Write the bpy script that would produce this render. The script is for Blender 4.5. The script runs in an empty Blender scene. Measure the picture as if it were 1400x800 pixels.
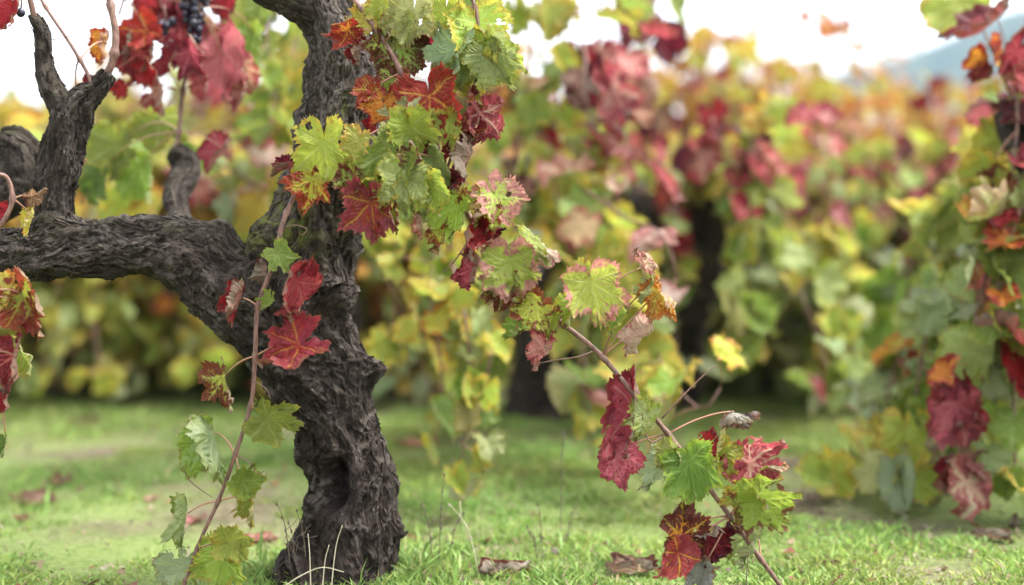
import bpy, math, random
import numpy as np
from mathutils import Vector

# ------------------------------------------------------------------ camera, sky, sun, exposure
S = bpy.context.scene
CAMZ, F, HOR = 0.555, 1944.0, 330.0            # eye height (m), focal length in photo pixels, horizon row
PITCH = math.atan((400 - HOR) / F)
cam_d = bpy.data.cameras.new('camera'); cam = bpy.data.objects.new('camera', cam_d)
S.collection.objects.link(cam); S.camera = cam
cam.location = (0, 0, CAMZ); cam.rotation_euler = (math.pi / 2 - PITCH, 0, 0)
cam_d.sensor_width = 36; cam_d.lens = 36 * F / 1400
cam_d.clip_start = 0.05; cam_d.clip_end = 5000
cam_d.dof.use_dof = True; cam_d.dof.focus_distance = 2.23; cam_d.dof.aperture_fstop = 1.3
cam_d.dof.aperture_blades = 0

W = bpy.data.worlds.new('World'); S.world = W; W.use_nodes = True
nt = W.node_tree; nt.nodes.clear()
sky = nt.nodes.new('ShaderNodeTexSky'); sky.sky_type = 'NISHITA'; sky.sun_disc = False
SUN_EL, SUN_AZ = math.radians(62), math.radians(85)
sky.sun_elevation = SUN_EL; sky.sun_rotation = SUN_AZ
sky.air_density = 1.0; sky.dust_density = 3.0; sky.ozone_density = 1.0
hs = nt.nodes.new('ShaderNodeHueSaturation'); hs.inputs['Saturation'].default_value = 0.10
bg = nt.nodes.new('ShaderNodeBackground'); bg.inputs['Strength'].default_value = 0.15
wo = nt.nodes.new('ShaderNodeOutputWorld')
nt.links.new(sky.outputs[0], hs.inputs['Color']); nt.links.new(hs.outputs[0], bg.inputs['Color'])
nt.links.new(bg.outputs[0], wo.inputs['Surface'])
sun_d = bpy.data.lights.new('sun', 'SUN'); sun_d.energy = 1.3; sun_d.angle = math.radians(25)
sun_d.color = (1.0, 0.96, 0.9)
sun = bpy.data.objects.new('sun', sun_d); S.collection.objects.link(sun)
sdir = Vector((math.sin(SUN_AZ) * math.cos(SUN_EL), math.cos(SUN_AZ) * math.cos(SUN_EL), math.sin(SUN_EL)))
sun.rotation_euler = sdir.to_track_quat('Z', 'Y').to_euler()
S.view_settings.view_transform = 'Standard'; S.view_settings.look = 'None'
S.view_settings.exposure = 2.35; S.view_settings.gamma = 1.0; S.view_settings.use_curve_mapping = False
S.cycles.max_bounces = 8; S.cycles.transmission_bounces = 6; S.cycles.diffuse_bounces = 4
S.cycles.volume_bounces = 0
S.cycles.use_denoising = True

RNG = np.random.default_rng(11)
R_ = np.array([1.0, 0, 0]); FWD = np.array([0, math.cos(PITCH), -math.sin(PITCH)])
UP = np.array([0, math.sin(PITCH), math.cos(PITCH)]); CAM = np.array([0, 0, CAMZ])


def P(px, py, d):
    """A place in the world from its direction and its distance along the view axis."""
    return CAM + d * (FWD + R_ * (px - 700) / F + UP * (400 - py) / F)


def G(px, py):
    """The point of the ground at that direction."""
    v = FWD + R_ * (px - 700) / F + UP * (400 - py) / F
    return CAM + v * (-CAMZ / v[2])


# ------------------------------------------------------------------ noise
def _h(ix, iy, iz):
    n = (ix * 374761393 + iy * 668265263 + iz * 2147483647 * 3) & 0xffffffff
    n = ((n ^ (n >> 13)) * 1274126177) & 0xffffffff
    n = ((n ^ (n >> 16)) * 2246822519) & 0xffffffff
    return ((n ^ (n >> 15)) & 0xffff) / 65535.0


def vn(x, y, z):
    """smooth value noise, -1..1"""
    x, y, z = np.broadcast_arrays(np.asarray(x, float), np.asarray(y, float), np.asarray(z, float))
    ix, iy, iz = np.floor(x).astype(np.int64), np.floor(y).astype(np.int64), np.floor(z).astype(np.int64)
    fx, fy, fz = x - ix, y - iy, z - iz
    fx, fy, fz = [f * f * f * (f * (f * 6 - 15) + 10) for f in (fx, fy, fz)]
    r = 0
    for a in (0, 1):
        for b in (0, 1):
            for c in (0, 1):
                w = (fx if a else 1 - fx) * (fy if b else 1 - fy) * (fz if c else 1 - fz)
                r = r + w * _h(ix + a, iy + b, iz + c)
    return r * 2 - 1


def fbm(x, y, z, o=3):
    r, a, f = 0, 1.0, 1.0
    for k in range(o):
        r = r + a * vn(x * f + 7.3 * k, y * f + 3.1 * k, z * f + 11.7 * k); a *= .5; f *= 2.03
    return r


# ------------------------------------------------------------------ mesh building
class MB:
    def __init__(s):
        s.v, s.f, s.m, s.n = [], [], [], 0
        s.a = {}

    def add(s, v, faces, mat=0, **attrs):
        v = np.asarray(v, float); n0 = s.n
        for fa in faces:
            fa = np.asarray(fa, dtype=np.int64)
            if len(fa):
                s.f.append(fa + n0); s.m.append(np.full(len(fa), mat))
        for k, x in attrs.items():
            s.a.setdefault(k, []).append((n0, np.asarray(x, float)))
        s.v.append(v); s.n += len(v)
        return s

    def build(s, name, mats, parent=None, origin=None, smooth=True):
        v = np.concatenate(s.v)
        po = WORLD.get(parent.name, np.zeros(3)) if parent else np.zeros(3)
        o = np.asarray(origin, float) if origin is not None else po
        me = bpy.data.meshes.new(name)
        loops = np.concatenate([f.ravel() for f in s.f])
        sizes = np.concatenate([np.full(len(f), f.shape[1]) for f in s.f])
        me.vertices.add(len(v)); me.vertices.foreach_set('co', (v - o).ravel())
        me.loops.add(len(loops)); me.loops.foreach_set('vertex_index', loops.astype(np.int32))
        me.polygons.add(len(sizes))
        me.polygons.foreach_set('loop_start', np.concatenate([[0], np.cumsum(sizes)[:-1]]).astype(np.int32))
        me.polygons.foreach_set('loop_total', sizes.astype(np.int32))
        me.polygons.foreach_set('material_index', np.concatenate(s.m).astype(np.int32))
        me.polygons.foreach_set('use_smooth', np.full(len(sizes), smooth))
        for k, parts in s.a.items():
            dim = parts[0][1].shape[1] if parts[0][1].ndim > 1 else 1
            arr = np.zeros((len(v), dim))
            for n0, x in parts:
                arr[n0:n0 + len(x)] = x.reshape(len(x), dim)
            t, key = {1: ('FLOAT', 'value'), 3: ('FLOAT_VECTOR', 'vector'), 4: ('FLOAT_COLOR', 'color')}[dim]
            at = me.attributes.new(k, t, 'POINT'); at.data.foreach_set(key, arr.ravel().astype(np.float32))
        me.update(calc_edges=True); me.validate()
        for m in (mats if isinstance(mats, (list, tuple)) else [mats]):
            me.materials.append(m)
        ob = bpy.data.objects.new(name, me); S.collection.objects.link(ob)
        if parent: ob.parent = parent
        ob.location = o - po
        WORLD[ob.name] = o
        return ob


WORLD = {}


def empty(name, loc, label, cat, group=None):
    o = bpy.data.objects.new(name, None); S.collection.objects.link(o)
    o.location = loc; o.empty_display_size = .1
    WORLD[o.name] = np.asarray(loc, float)
    return tag(o, label, cat, group)


def tag(o, label=None, cat=None, group=None, kind=None):
    for k, x in (('label', label), ('category', cat), ('group', group), ('kind', kind)):
        if x: o[k] = x
    return o


def unit(v):
    return v / (np.linalg.norm(v, axis=-1, keepdims=True) + 1e-12)


def crom(pts, n):
    """Catmull-Rom resample of rows (any width)"""
    p = np.asarray(pts, float)
    p = np.vstack([2 * p[0] - p[1], p, 2 * p[-1] - p[-2]])
    seg = len(p) - 3
    d = np.linalg.norm(np.diff(p[1:-1, :3], axis=0), axis=1); cum = np.concatenate([[0], np.cumsum(d)])
    q = np.linspace(0, cum[-1], n)
    i = np.clip(np.searchsorted(cum, q, side='right') - 1, 0, seg - 1)
    t = ((q - cum[i]) / (d[i] + 1e-12))[:, None]
    a, b, c, e = p[i], p[i + 1], p[i + 2], p[i + 3]
    return .5 * ((2 * b) + (-a + c) * t + (2 * a - 5 * b + 4 * c - e) * t ** 2 + (-a + 3 * b - 3 * c + e) * t ** 3)


def frames(c):
    t = unit(np.gradient(c, axis=0))
    u = np.zeros_like(c)
    a = np.array([0, 1.0, 0]) if abs(t[0][1]) < .8 else np.array([1.0, 0, 0])
    x = unit(a - t[0] * np.dot(a, t[0]))
    for i in range(len(c)):
        x = unit(x - t[i] * np.dot(x, t[i])); u[i] = x
    return t, u, np.cross(t, u)


def grid_faces(ns, nth):
    i = np.arange(ns - 1)[:, None] * nth; j = np.arange(nth)[None]; j2 = (j + 1) % nth
    return np.stack([i + j, i + j2, i + nth + j2, i + nth + j], -1).reshape(-1, 4)


def tube(pts, rad, nth=7, cap=True):
    c = np.asarray(pts, float); ns = len(c)
    rad = np.broadcast_to(np.asarray(rad, float), (ns,))
    t, u, w = frames(c)
    th = np.linspace(0, 2 * np.pi, nth, endpoint=False)
    v = c[:, None] + rad[:, None, None] * (u[:, None] * np.cos(th)[None, :, None] + w[:, None] * np.sin(th)[None, :, None])
    v = v.reshape(-1, 3); fs = [grid_faces(ns, nth)]
    if cap:
        n = len(v); v = np.vstack([v, c[0], c[-1]])
        j = np.arange(nth); j2 = (j + 1) % nth; o = (ns - 1) * nth
        fs.append(np.concatenate([np.stack([np.full(nth, n), j2, j], -1), np.stack([np.full(nth, n + 1), o + j, o + j2], -1)]))
    return v, fs


# ------------------------------------------------------------------ materials
def mat(name):
    m = bpy.data.materials.new(name); m.use_nodes = True
    m.node_tree.nodes.clear()
    return m, m.node_tree


class N:
    """tiny node helper"""
    def __init__(s, t): s.t = t

    def n(s, typ, **kw):
        nd = s.t.nodes.new(typ)
        for k, v in kw.items(): setattr(nd, k, v)
        return nd

    def put(s, sock, v):
        if v is None: return
        if hasattr(v, 'is_linked') or hasattr(v, 'node'): s.t.links.new(v, sock)
        else: sock.default_value = v

    def math(s, op, a, b=None, c=None, clamp=False):
        nd = s.n('ShaderNodeMath', operation=op, use_clamp=clamp)
        for i, x in enumerate((a, b, c)): s.put(nd.inputs[i], x)
        return nd.outputs[0]

    def mix(s, f, a, b, blend='MIX'):
        nd = s.n('ShaderNodeMix', data_type='RGBA', blend_type=blend)
        s.put(nd.inputs[0], f); s.put(nd.inputs[6], a); s.put(nd.inputs[7], b)
        return nd.outputs[2]

    def attr(s, name, out='Fac'):
        nd = s.n('ShaderNodeAttribute', attribute_name=name); return nd.outputs[out]

    def noise(s, vec, scale, detail=3, rough=.55, dist=0):
        nd = s.n('ShaderNodeTexNoise'); s.put(nd.inputs['Vector'], vec)
        nd.inputs['Scale'].default_value = scale; nd.inputs['Detail'].default_value = detail
        nd.inputs['Roughness'].default_value = rough; nd.inputs['Distortion'].default_value = dist
        return nd.outputs['Fac']

    def ramp(s, f, lo, hi, a=0.0, b=1.0):
        nd = s.n('ShaderNodeMapRange', interpolation_type='SMOOTHSTEP')
        s.put(nd.inputs[0], f)
        for i, x in enumerate((lo, hi, a, b)): s.put(nd.inputs[i + 1], x)
        return nd.outputs[0]

    def bump(s, h, strength, dist=.002):
        nd = s.n('ShaderNodeBump'); s.put(nd.inputs['Height'], h)
        nd.inputs['Strength'].default_value = strength; nd.inputs['Distance'].default_value = dist
        return nd.outputs[0]

    def bsdf(s, col, rough=.6, spec=.3, normal=None):
        nd = s.n('ShaderNodeBsdfPrincipled'); s.put(nd.inputs['Base Color'], col); s.put(nd.inputs['Roughness'], rough)
        s.put(nd.inputs['Specular IOR Level'], spec)
        if normal is not None: s.put(nd.inputs['Normal'], normal)
        return nd.outputs[0]

    def out(s, surf=None, vol=None):
        o = s.n('ShaderNodeOutputMaterial')
        if surf is not None: s.t.links.new(surf, o.inputs['Surface'])
        if vol is not None: s.t.links.new(vol, o.inputs['Volume'])


def leaf_material():
    m, t = mat('leaf'); k = N(t)
    lp, lv, le = k.attr('lp', 'Vector'), k.attr('lv'), k.attr('le')
    ca, cb, cv = k.attr('ca', 'Color'), k.attr('cb', 'Color'), k.attr('cv', 'Color')
    sp = k.n('ShaderNodeSeparateColor'); t.links.new(k.attr('lk', 'Color'), sp.inputs[0])
    E, rim, spots = sp.outputs[0], sp.outputs[1], sp.outputs[2]
    n1 = k.noise(lp, 3.4, 5, .65, .5); n2 = k.noise(lp, 11, 3, .6); n3 = k.noise(lp, 34, 2, .6)
    # colour turning from the margin inwards, between the veins first
    a = k.math('MULTIPLY', le, .62)
    b = k.math('MULTIPLY_ADD', k.math('SUBTRACT', n1, .5), 1.9, a)
    c = k.math('MULTIPLY_ADD', k.math('MINIMUM', k.math('MULTIPLY', lv, 9.0), 1.0), .55, b)
    d = k.math('MULTIPLY_ADD', k.math('SUBTRACT', n2, .5), 1.35, c)
    thr = k.math('MULTIPLY_ADD', E, -1.7, 1.42)
    f = k.ramp(k.math('SUBTRACT', d, thr), -.20, .22)
    base = k.mix(k.ramp(n2, .3, .75, 0, .45), ca, k.mix(.5, ca, cv))
    col = k.mix(f, base, k.mix(k.ramp(n3, .66, .44, 0, .22), k.mix(k.ramp(n2, .40, .62, 0, .7), cb, k.mix(.62, cb, (.03, .006, .010, 1))), k.mix(.5, cb, ca)))
    vein = k.math('MULTIPLY', k.ramp(lv, .003, .032, .60, 0.0), k.ramp(le, .04, .25, .12, 1))
    col = k.mix(vein, col, cv)
    # small scorched spots
    vo = k.n('ShaderNodeTexVoronoi'); t.links.new(lp, vo.inputs['Vector']); vo.inputs['Scale'].default_value = 9
    spot = k.math('MULTIPLY', k.ramp(vo.outputs['Distance'], .10, .24, 1, 0), k.ramp(k.noise(lp, 3.1, 2), .45, .6))
    col = k.mix(k.math('MULTIPLY', spot, spots), col, (.14, .035, .015, 1))
    fine = k.ramp(k.noise(lp, 55, 2, .7), .60, .70)
    col = k.mix(k.math('MULTIPLY', fine, k.math('MULTIPLY', spots, .6)), col, (.10, .03, .015, 1))
    # dry rim
    rr = k.ramp(k.math('MULTIPLY_ADD', k.math('SUBTRACT', n2, .5), .5, le), .86, 1.0)
    col = k.mix(k.math('MULTIPLY', rr, rim), col, (.26, .13, .06, 1))
    geo = k.n('ShaderNodeNewGeometry')
    under = k.mix(.45, col, (.42, .42, .30, 1))
    col2 = k.mix(geo.outputs['Backfacing'], col, under)
    h = k.math('MULTIPLY_ADD', k.ramp(lv, 0, .05, 0, 1), k.ramp(le, .10, .35, 0, 1), k.math('MULTIPLY', n2, .8))
    nb = k.bump(k.math('MULTIPLY_ADD', n3, .35, h), .55, .0025)
    rgh = k.ramp(n2, .2, .8, .42, .68)
    p = k.bsdf(col2, rgh, .32, nb)
    tr = k.n('ShaderNodeBsdfTranslucent'); t.links.new(col, tr.inputs['Color']); t.links.new(nb, tr.inputs['Normal'])
    mx = k.n('ShaderNodeMixShader'); mx.inputs[0].default_value = .50
    t.links.new(p, mx.inputs[1]); t.links.new(tr.outputs[0], mx.inputs[2])
    k.out(mx.outputs[0]); return m


def bark_material(moss=1.0):
    m, t = mat('bark'); k = N(t)
    bk = k.attr('bk', 'Vector'); bh = k.attr('bh')
    tc = k.n('ShaderNodeTexCoord'); ob = tc.outputs['Object']
    mp = k.n('ShaderNodeMapping'); t.links.new(bk, mp.inputs[0]); mp.inputs['Scale'].default_value = (1, 1, .34)
    v = mp.outputs[0]
    n1 = k.noise(v, 90, 6, .65, .6); n2 = k.noise(v, 260, 4, .6, .4); n3 = k.noise(ob, 14, 4, .6); n4 = k.noise(ob, 45, 5, .65)
    col = k.mix(k.ramp(n1, .30, .66), (.005, .0032, .0022, 1), (.029, .0195, .014, 1))
    col = k.mix(k.ramp(n2, .48, .75, 0, .7), col, (.055, .040, .030, 1))
    col = k.mix(k.ramp(n3, .42, .65, 0, .55), col, (.018, .013, .011, 1))
    col = k.mix(k.math('MULTIPLY', k.ramp(bh, .2, 1.0), k.ramp(n4, .46, .62, 0, .75)), col, (.115, .098, .084, 1))   # weathered grey ridges
    col = k.mix(k.math('MULTIPLY', k.attr('bw'), k.ramp(n1, .36, .58, .15, 1)), col, k.mix(k.ramp(n2, .35, .65), (.048, .037, .030, 1), (.175, .150, .130, 1)))
    geo = k.n('ShaderNodeNewGeometry'); sx = k.n('ShaderNodeSeparateXYZ'); t.links.new(geo.outputs['Normal'], sx.inputs[0])
    mo = k.math('MULTIPLY', k.attr('bm'), k.ramp(n4, .40, .60))
    col = k.mix(k.math('MULTIPLY', mo, .85 * moss), col, (.10, .115, .022, 1))
    hgt = k.math('MULTIPLY_ADD', n2, .5, n1)
    nb = k.bump(hgt, 1.0, .006)
    k.out(k.bsdf(col, .85, .2, nb)); return m


def cane_material(c1, c2, name='cane_bark'):
    m, t = mat(name); k = N(t)
    tc = k.n('ShaderNodeTexCoord')
    mp = k.n('ShaderNodeMapping'); t.links.new(tc.outputs['Object'], mp.inputs[0]); mp.inputs['Scale'].default_value = (1, 1, .3)
    n1 = k.noise(mp.outputs[0], 220, 4, .6); n2 = k.noise(tc.outputs['Object'], 26, 3)
    col = k.mix(k.ramp(n1, .3, .7), c1, c2)
    col = k.mix(k.ramp(n2, .5, .7, 0, .5), col, (.06, .03, .025, 1))
    k.out(k.bsdf(col, .5, .4, k.bump(n1, .5, .001))); return m


def soil_material():
    m, t = mat('soil'); k = N(t)
    tc = k.n('ShaderNodeTexCoord'); o = tc.outputs['Object']
    n1 = k.noise(o, 1.1, 5, .6); n2 = k.noise(o, 9, 5, .65); n3 = k.noise(o, 60, 4, .7)
    col = k.mix(k.ramp(n2, .3, .7), (.055, .040, .028, 1), (.135, .105, .075, 1))
    col = k.mix(k.ramp(n3, .4, .7, 0, .6), col, (.19, .155, .115, 1))
    col = k.mix(k.ramp(n1, .36, .54, 0, .75), col, k.mix(k.ramp(n3, .3, .7), (.10, .16, .035, 1), (.17, .24, .065, 1)))
    k.out(k.bsdf(col, .95, .1, k.bump(k.math('MULTIPLY_ADD', n3, .4, n2), .8, .02))); return m


def grass_material():
    m, t = mat('grass'); k = N(t)
    c = k.attr('gc', 'Color')
    p = k.bsdf(c, .55, .3)
    tr = k.n('ShaderNodeBsdfTranslucent'); t.links.new(c, tr.inputs['Color'])
    mx = k.n('ShaderNodeMixShader'); mx.inputs[0].default_value = .4
    t.links.new(p, mx.inputs[1]); t.links.new(tr.outputs[0], mx.inputs[2])
    k.out(mx.outputs[0]); return m


def plain(name, c, rough=.7, spec=.3, scale=60, var=.5):
    m, t = mat(name); k = N(t)
    tc = k.n('ShaderNodeTexCoord'); n = k.noise(tc.outputs['Object'], scale, 4, .6)
    col = k.mix(k.ramp(n, .3, .7, 0, var), (*c, 1), (*[x * .35 for x in c], 1))
    k.out(k.bsdf(col, rough, spec, k.bump(n, .4, .003))); return m


LEAF = leaf_material(); BARK = bark_material()
CANE = cane_material((.22, .115, .082, 1), (.085, .042, .032, 1))
PETI = cane_material((.38, .15, .12, 1), (.30, .20, .10, 1), 'petiole_skin')
SOIL = soil_material(); GRASS = grass_material()
GRAPE = plain('grape_skin', (.018, .016, .035), .38, .5, 90, .6)
STALK = plain('dry_stalk', (.16, .125, .09), .8, .2)
STALKP = plain('pale_dry_stalk', (.48, .42, .30), .8, .2)
STAKE = plain('stake_wood', (.13, .060, .045), .85, .2, 40)

# ------------------------------------------------------------------ grape leaf
VA = np.radians([0, 52, -52, 108, -108])
VL = np.array([1.0, .86, .86, .66, .66])


def _segs():
    s = []
    for a, l in zip(VA, VL):
        d = np.array([math.sin(a), math.cos(a)]); s.append((np.zeros(2), d * l))
        for q in (.28, .46, .62, .77):
            for sg in (-1, 1):
                b = a + sg * math.radians(46); e = d * l * q
                s.append((e, e + np.array([math.sin(b), math.cos(b)]) * l * (.42 - .28 * q)))
    return s


SEGS = _segs()


def vein_dist(x, y):
    p = np.stack([x, y], -1); best = np.full(x.shape, 9.0)
    for i, (a, b) in enumerate(SEGS):
        ab = b - a; tt = np.clip(((p - a) @ ab) / (ab @ ab), 0, 1)
        d = np.linalg.norm(p - a - tt[..., None] * ab, axis=-1)
        best = np.minimum(best, d if i % 9 == 0 else d + .012)
    return best


def leaf_faces(nr, nphi):
    j = np.arange(nphi); j2 = (j + 1) % nphi
    return [np.stack([np.zeros(nphi, int), 1 + j2, 1 + j], -1), grid_faces(nr, nphi) + 1]


def leaf_local(nr, nphi, rng, fold=.2, cup=.3, droop=.3, curl=.2, wave=.5, rollx=0., lobe=1.0, asym=1.0):
    """unit leaf: petiole at the origin, tip towards +y, upper face +z"""
    ph = np.linspace(-np.pi, np.pi, nphi, endpoint=False)
    dg = np.degrees(np.abs(ph))
    j = lambda s: 1 + rng.normal(0, s)
    ks = np.array([0, 14, 29, 40, 52, 66, 80, 94, 108, 126, 150, 168, 180], float)
    def side():
        sn = .77 - .22 * (lobe - 1) + rng.normal(0, .06); s2 = .70 - .18 * (lobe - 1) + rng.normal(0, .06)
        return [1.0, .93, max(sn, .3), .85 * j(.03), .93 * j(.08), .86 * j(.03), max(s2, .3), .70, .78 * j(.07), .70, .64 * j(.06), .48, .10]
    sa, sb = side(), side()
    R = np.where(ph >= 0, np.interp(dg, ks, sa), np.interp(dg, ks, sb) * asym)
    nt_ = rng.integers(40, 52)
    u = ph * nt_ / (2 * np.pi) + .35 * np.sin(ph * 5 + rng.uniform(0, 6))
    saw = np.abs((u % 1) * 2 - 1) * rng.uniform(.35, 1.5, 60)[np.floor(u).astype(int) % 60]
    big = np.abs(((u / 2.7 + .3) % 1) * 2 - 1)
    amp = np.clip((R - .25) / .4, 0, 1)
    if nphi >= 40: R = R * (1 + amp * (.13 * (saw - .5) + .11 * (big - .5))) + rng.normal(0, .012, nphi)
    t = (np.arange(1, nr + 1) / nr) ** .85
    r = t[:, None] * R[None]
    x = np.concatenate([[0], (r * np.sin(ph)).ravel()]); y = np.concatenate([[0], (r * np.cos(ph)).ravel()])
    le = np.concatenate([[0], np.repeat(t, nphi)])
    lv = vein_dist(x, y); rr = np.hypot(x, y)
    sd = rng.uniform(0, 90)
    wp = .10
    x0, y0 = x, y
    x = x0 + wp * (vn(x0 * 1.6 + sd, y0 * 1.6, 7) + .4 * vn(x0 * 4 + sd, y0 * 4, 9)) * np.minimum(rr * 2, 1)
    y = y0 + wp * (vn(x0 * 1.6 + sd, y0 * 1.6, 17) + .4 * vn(x0 * 4 + sd, y0 * 4, 19)) * np.minimum(rr * 2, 1)
    z = cup * .38 * rr ** 2 + (.06 * np.minimum(lv, .10) / .10 * rr ** .5) * np.clip((rr - .10) / .28, 0, 1) + .05 * wave * vn(x * 7 + sd, y * 7, 3) * rr
    z += wave * .34 * vn(x * 2.1 + sd, y * 2.1, sd) * rr + wave * .12 * vn(x * 5 + sd, y * 5, sd + 4) * le ** 2
    z += curl * .34 * le ** 4 * rr * (1 + .8 * vn(x * 1.6, y * 1.6 + sd, 2.2))
    z += wave * .10 * vn(x * 9 + sd, y * 9, sd + 14) * np.clip(rr * 1.5 - .3, 0, 1)
    fx = fold * (1 + .25 * vn(y * 1.5, sd, 0))
    xx = np.abs(x); sg = np.sign(x)
    xn = sg * (xx * np.cos(fx) - z * np.sin(fx)); zn = xx * np.sin(fx) + z * np.cos(fx)
    x2, z2, y2 = xn, zn, y.copy()
    for k, arr in ((droop, 'y'), (rollx, 'x')):
        if abs(k) > 1e-3:
            q = y2 if arr == 'y' else x2
            ang = k * q; rad = 1 / k + z2 * 0
            qn = np.sin(ang) * (rad + z2) ; zz = np.cos(ang) * (rad + z2) - rad
            if arr == 'y': y2 = qn
            else: x2 = qn
            z2 = zz
    v = np.stack([x2, y2, z2], -1)
    lp = np.stack([x0, y0, np.zeros_like(x)], -1)
    return v, lp, lv, le


def C(*c): return np.array([*c, 1.0])


col = dict(
    g=C(.15, .22, .03), yg=C(.29, .36, .045), y=C(.52, .42, .06), pg=C(.30, .35, .13), gg=C(.28, .34, .20), dg=C(.07, .12, .025),
    o=C(.50, .17, .025), r=C(.27, .013, .017), dr=C(.13, .009, .014), cr=C(.30, .042, .056), m=C(.075, .010, .018), cp=C(.44, .10, .12),
    pk=C(.44, .17, .15), cm=C(.52, .41, .28), br=C(.20, .10, .06), gy=C(.20, .19, .18), ye=C(.55, .32, .05), lg=C(.38, .43, .13))
#            base   turned  vein   edge  rim  spots
PAL = dict(
    G=('g', 'yg', 'pg', .25, .2, .15), YG=('yg', 'y', 'lg', .42, .3, .5), PG=('pg', 'yg', 'lg', .3, .35, .35), GG=('gg', 'pg', 'lg', .2, .3, .1),
    Y=('y', 'o', 'lg', .3, .3, .4), YR=('yg', 'dr', 'lg', .55, .2, .7), YRX=('yg', 'r', 'ye', .74, .2, .5), YP=('yg', 'pk', 'lg', .55, .3, .3),
    YO=('y', 'o', 'lg', .6, .35, .4), RO=('o', 'r', 'ye', .86, .1, .2), RY=('r', 'cr', 'ye', .34, .3, .7), R=('r', 'dr', 'cr', .5, .3, .5),
    CR=('cr', 'dr', 'pk', .42, .2, .2), M=('dr', 'm', 'cr', .5, .2, .2), CP=('cp', 'cr', 'pk', .35, .2, .2), PK=('pk', 'cr', 'cm', .5, .3, .2), CM=('cm', 'pk', 'cm', .45, .4, .2),
    DR=('gy', 'br', 'gy', .4, .3, .3), BR=('br', 'm', 'cm', .4, .3, .3), DG=('dg', 'g', 'g', .3, .1, .1), OR=('o', 'r', 'ye', .45, .3, .3),
    MY=('o', 'm', 'y', .88, .1, .3), LG=('lg', 'yg', 'lg', .3, .2, .1))


def paint(pal, rng, n, edge=None, jit=.10):
    a, b, v, E, rim, sp = PAL[pal]
    jt = np.array([*(1 + rng.normal(0, jit, 3) * [.7, .7, .9]), 1]) * 1.0
    jt[:3] *= 1 + rng.normal(0, jit)
    e = (E if edge is None else edge) + rng.normal(0, .05)
    one = np.ones((n, 1))
    cl = lambda q: np.clip(q, .004, .8)
    return dict(ca=one * cl(col[a] * jt), cb=one * cl(col[b] * jt), cv=one * cl(col[v] * jt),
                lk=one * np.array([np.clip(e, 0, 1.1), rim, sp, 1]))


def basis(tip, yaw, pitch):
    """leaf axes from the tip's angle in the upright plane facing the rows' path (0 up, 90 right) and two tilts in degrees"""
    a = math.radians(tip)
    y = UP * math.cos(a) + R_ * math.sin(a); n = -FWD; x = np.cross(y, n)
    c, s = math.cos(math.radians(yaw)), math.sin(math.radians(yaw)); x, n = x * c - n * s, n * c + x * s
    c, s = math.cos(math.radians(pitch)), math.sin(math.radians(pitch)); y, n = y * c + n * s, n * c - y * s
    return np.stack([x, y, n])


def petiole_pts(a, b, rng, n=9):
    """from the cane a to the leaf b"""
    L = np.linalg.norm(b - a); m = (a + b) / 2 + np.array([0, 0, .18 * L]) + rng.normal(0, .06 * L, 3)
    t = np.linspace(0, 1, n)[:, None]
    return (1 - t) ** 2 * a + 2 * t * (1 - t) * m + t ** 2 * b


def zero_leaf(n):
    z = np.zeros((n, 4))
    return dict(ca=z, cb=z, cv=z, lk=z, lp=np.zeros((n, 3)), lv=np.zeros(n), le=np.zeros(n))


HOLES = {}


def hero_leaf(parent, nodes, px, py, wpx, d, tip=180, yaw=0, pitch=0, pal='G', edge=None, fold=.25, cup=.25, droop=.35, curl=.25,
              wave=.75, rollx=0., lobe=.95, holes=0, attach=None, label=None, sx=1.0, res=(16, 160), stem=True):
    rng = np.random.default_rng(int(px * 7 + py * 13))
    v, lp, lv, le = leaf_local(*res, rng, fold, cup, droop, curl, wave, rollx, lobe)
    B = basis(tip, yaw, pitch)
    w = (v * [sx, 1, 1]) @ B
    ex, ez = w @ R_, w @ UP
    sc = wpx * d / F / max(np.ptp(ex), np.ptp(ez)) * 1.06
    cen = (w.max(0) + w.min(0)) / 2
    w = P(px, py, d) + (w - cen) * sc
    lp = lp + [0, 0, rng.uniform(0, 60)]
    fs = leaf_faces(*res)
    for _ in range(holes):                                # torn and eaten holes
        hx, hy, hr = rng.uniform(-.5, .5), rng.uniform(-.3, .7), rng.uniform(.035, .085)
        for i in range(2):
            c2 = lp[fs[i]].mean(1)
            dd = np.hypot((c2[:, 0] - hx) * rng.uniform(.7, 1.3), c2[:, 1] - hy) + .02 * vn(c2[:, 0] * 20, c2[:, 1] * 20, 0)
            fs[i] = fs[i][dd > hr]
    if rng.random() < .75:                                # nibbled, torn margin
        th = rng.uniform(.20, .42)
        for i in range(2):
            c2 = lp[fs[i]].mean(1); e2 = le[fs[i]].mean(1)
            fs[i] = fs[i][vn(c2[:, 0] * 3.1 + c2[:, 2], c2[:, 1] * 3.1, c2[:, 2]) + .35 * vn(c2[:, 0] * 11, c2[:, 1] * 11, c2[:, 2]) < 1.55 - e2 * (.8 + th)]
    mb = MB(); n = len(v)
    mb.add(w, fs, 0, lp=lp, lv=lv, le=le, **paint(pal, rng, n, edge))
    if stem and nodes is not None:
        at = P(*attach) if attach is not None else nodes[np.argmin(np.linalg.norm(nodes - w[0], axis=1))]
        pv, pf = tube(petiole_pts(at, w[0] - B[2] * .0022, rng), np.linspace(.0017, .0011, 9), 6)
        mb.add(pv, pf, 1)
    o = mb.build('leaf', [LEAF, PETI], parent, origin=w[0])
    if label: o['label'] = label
    return o


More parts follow.
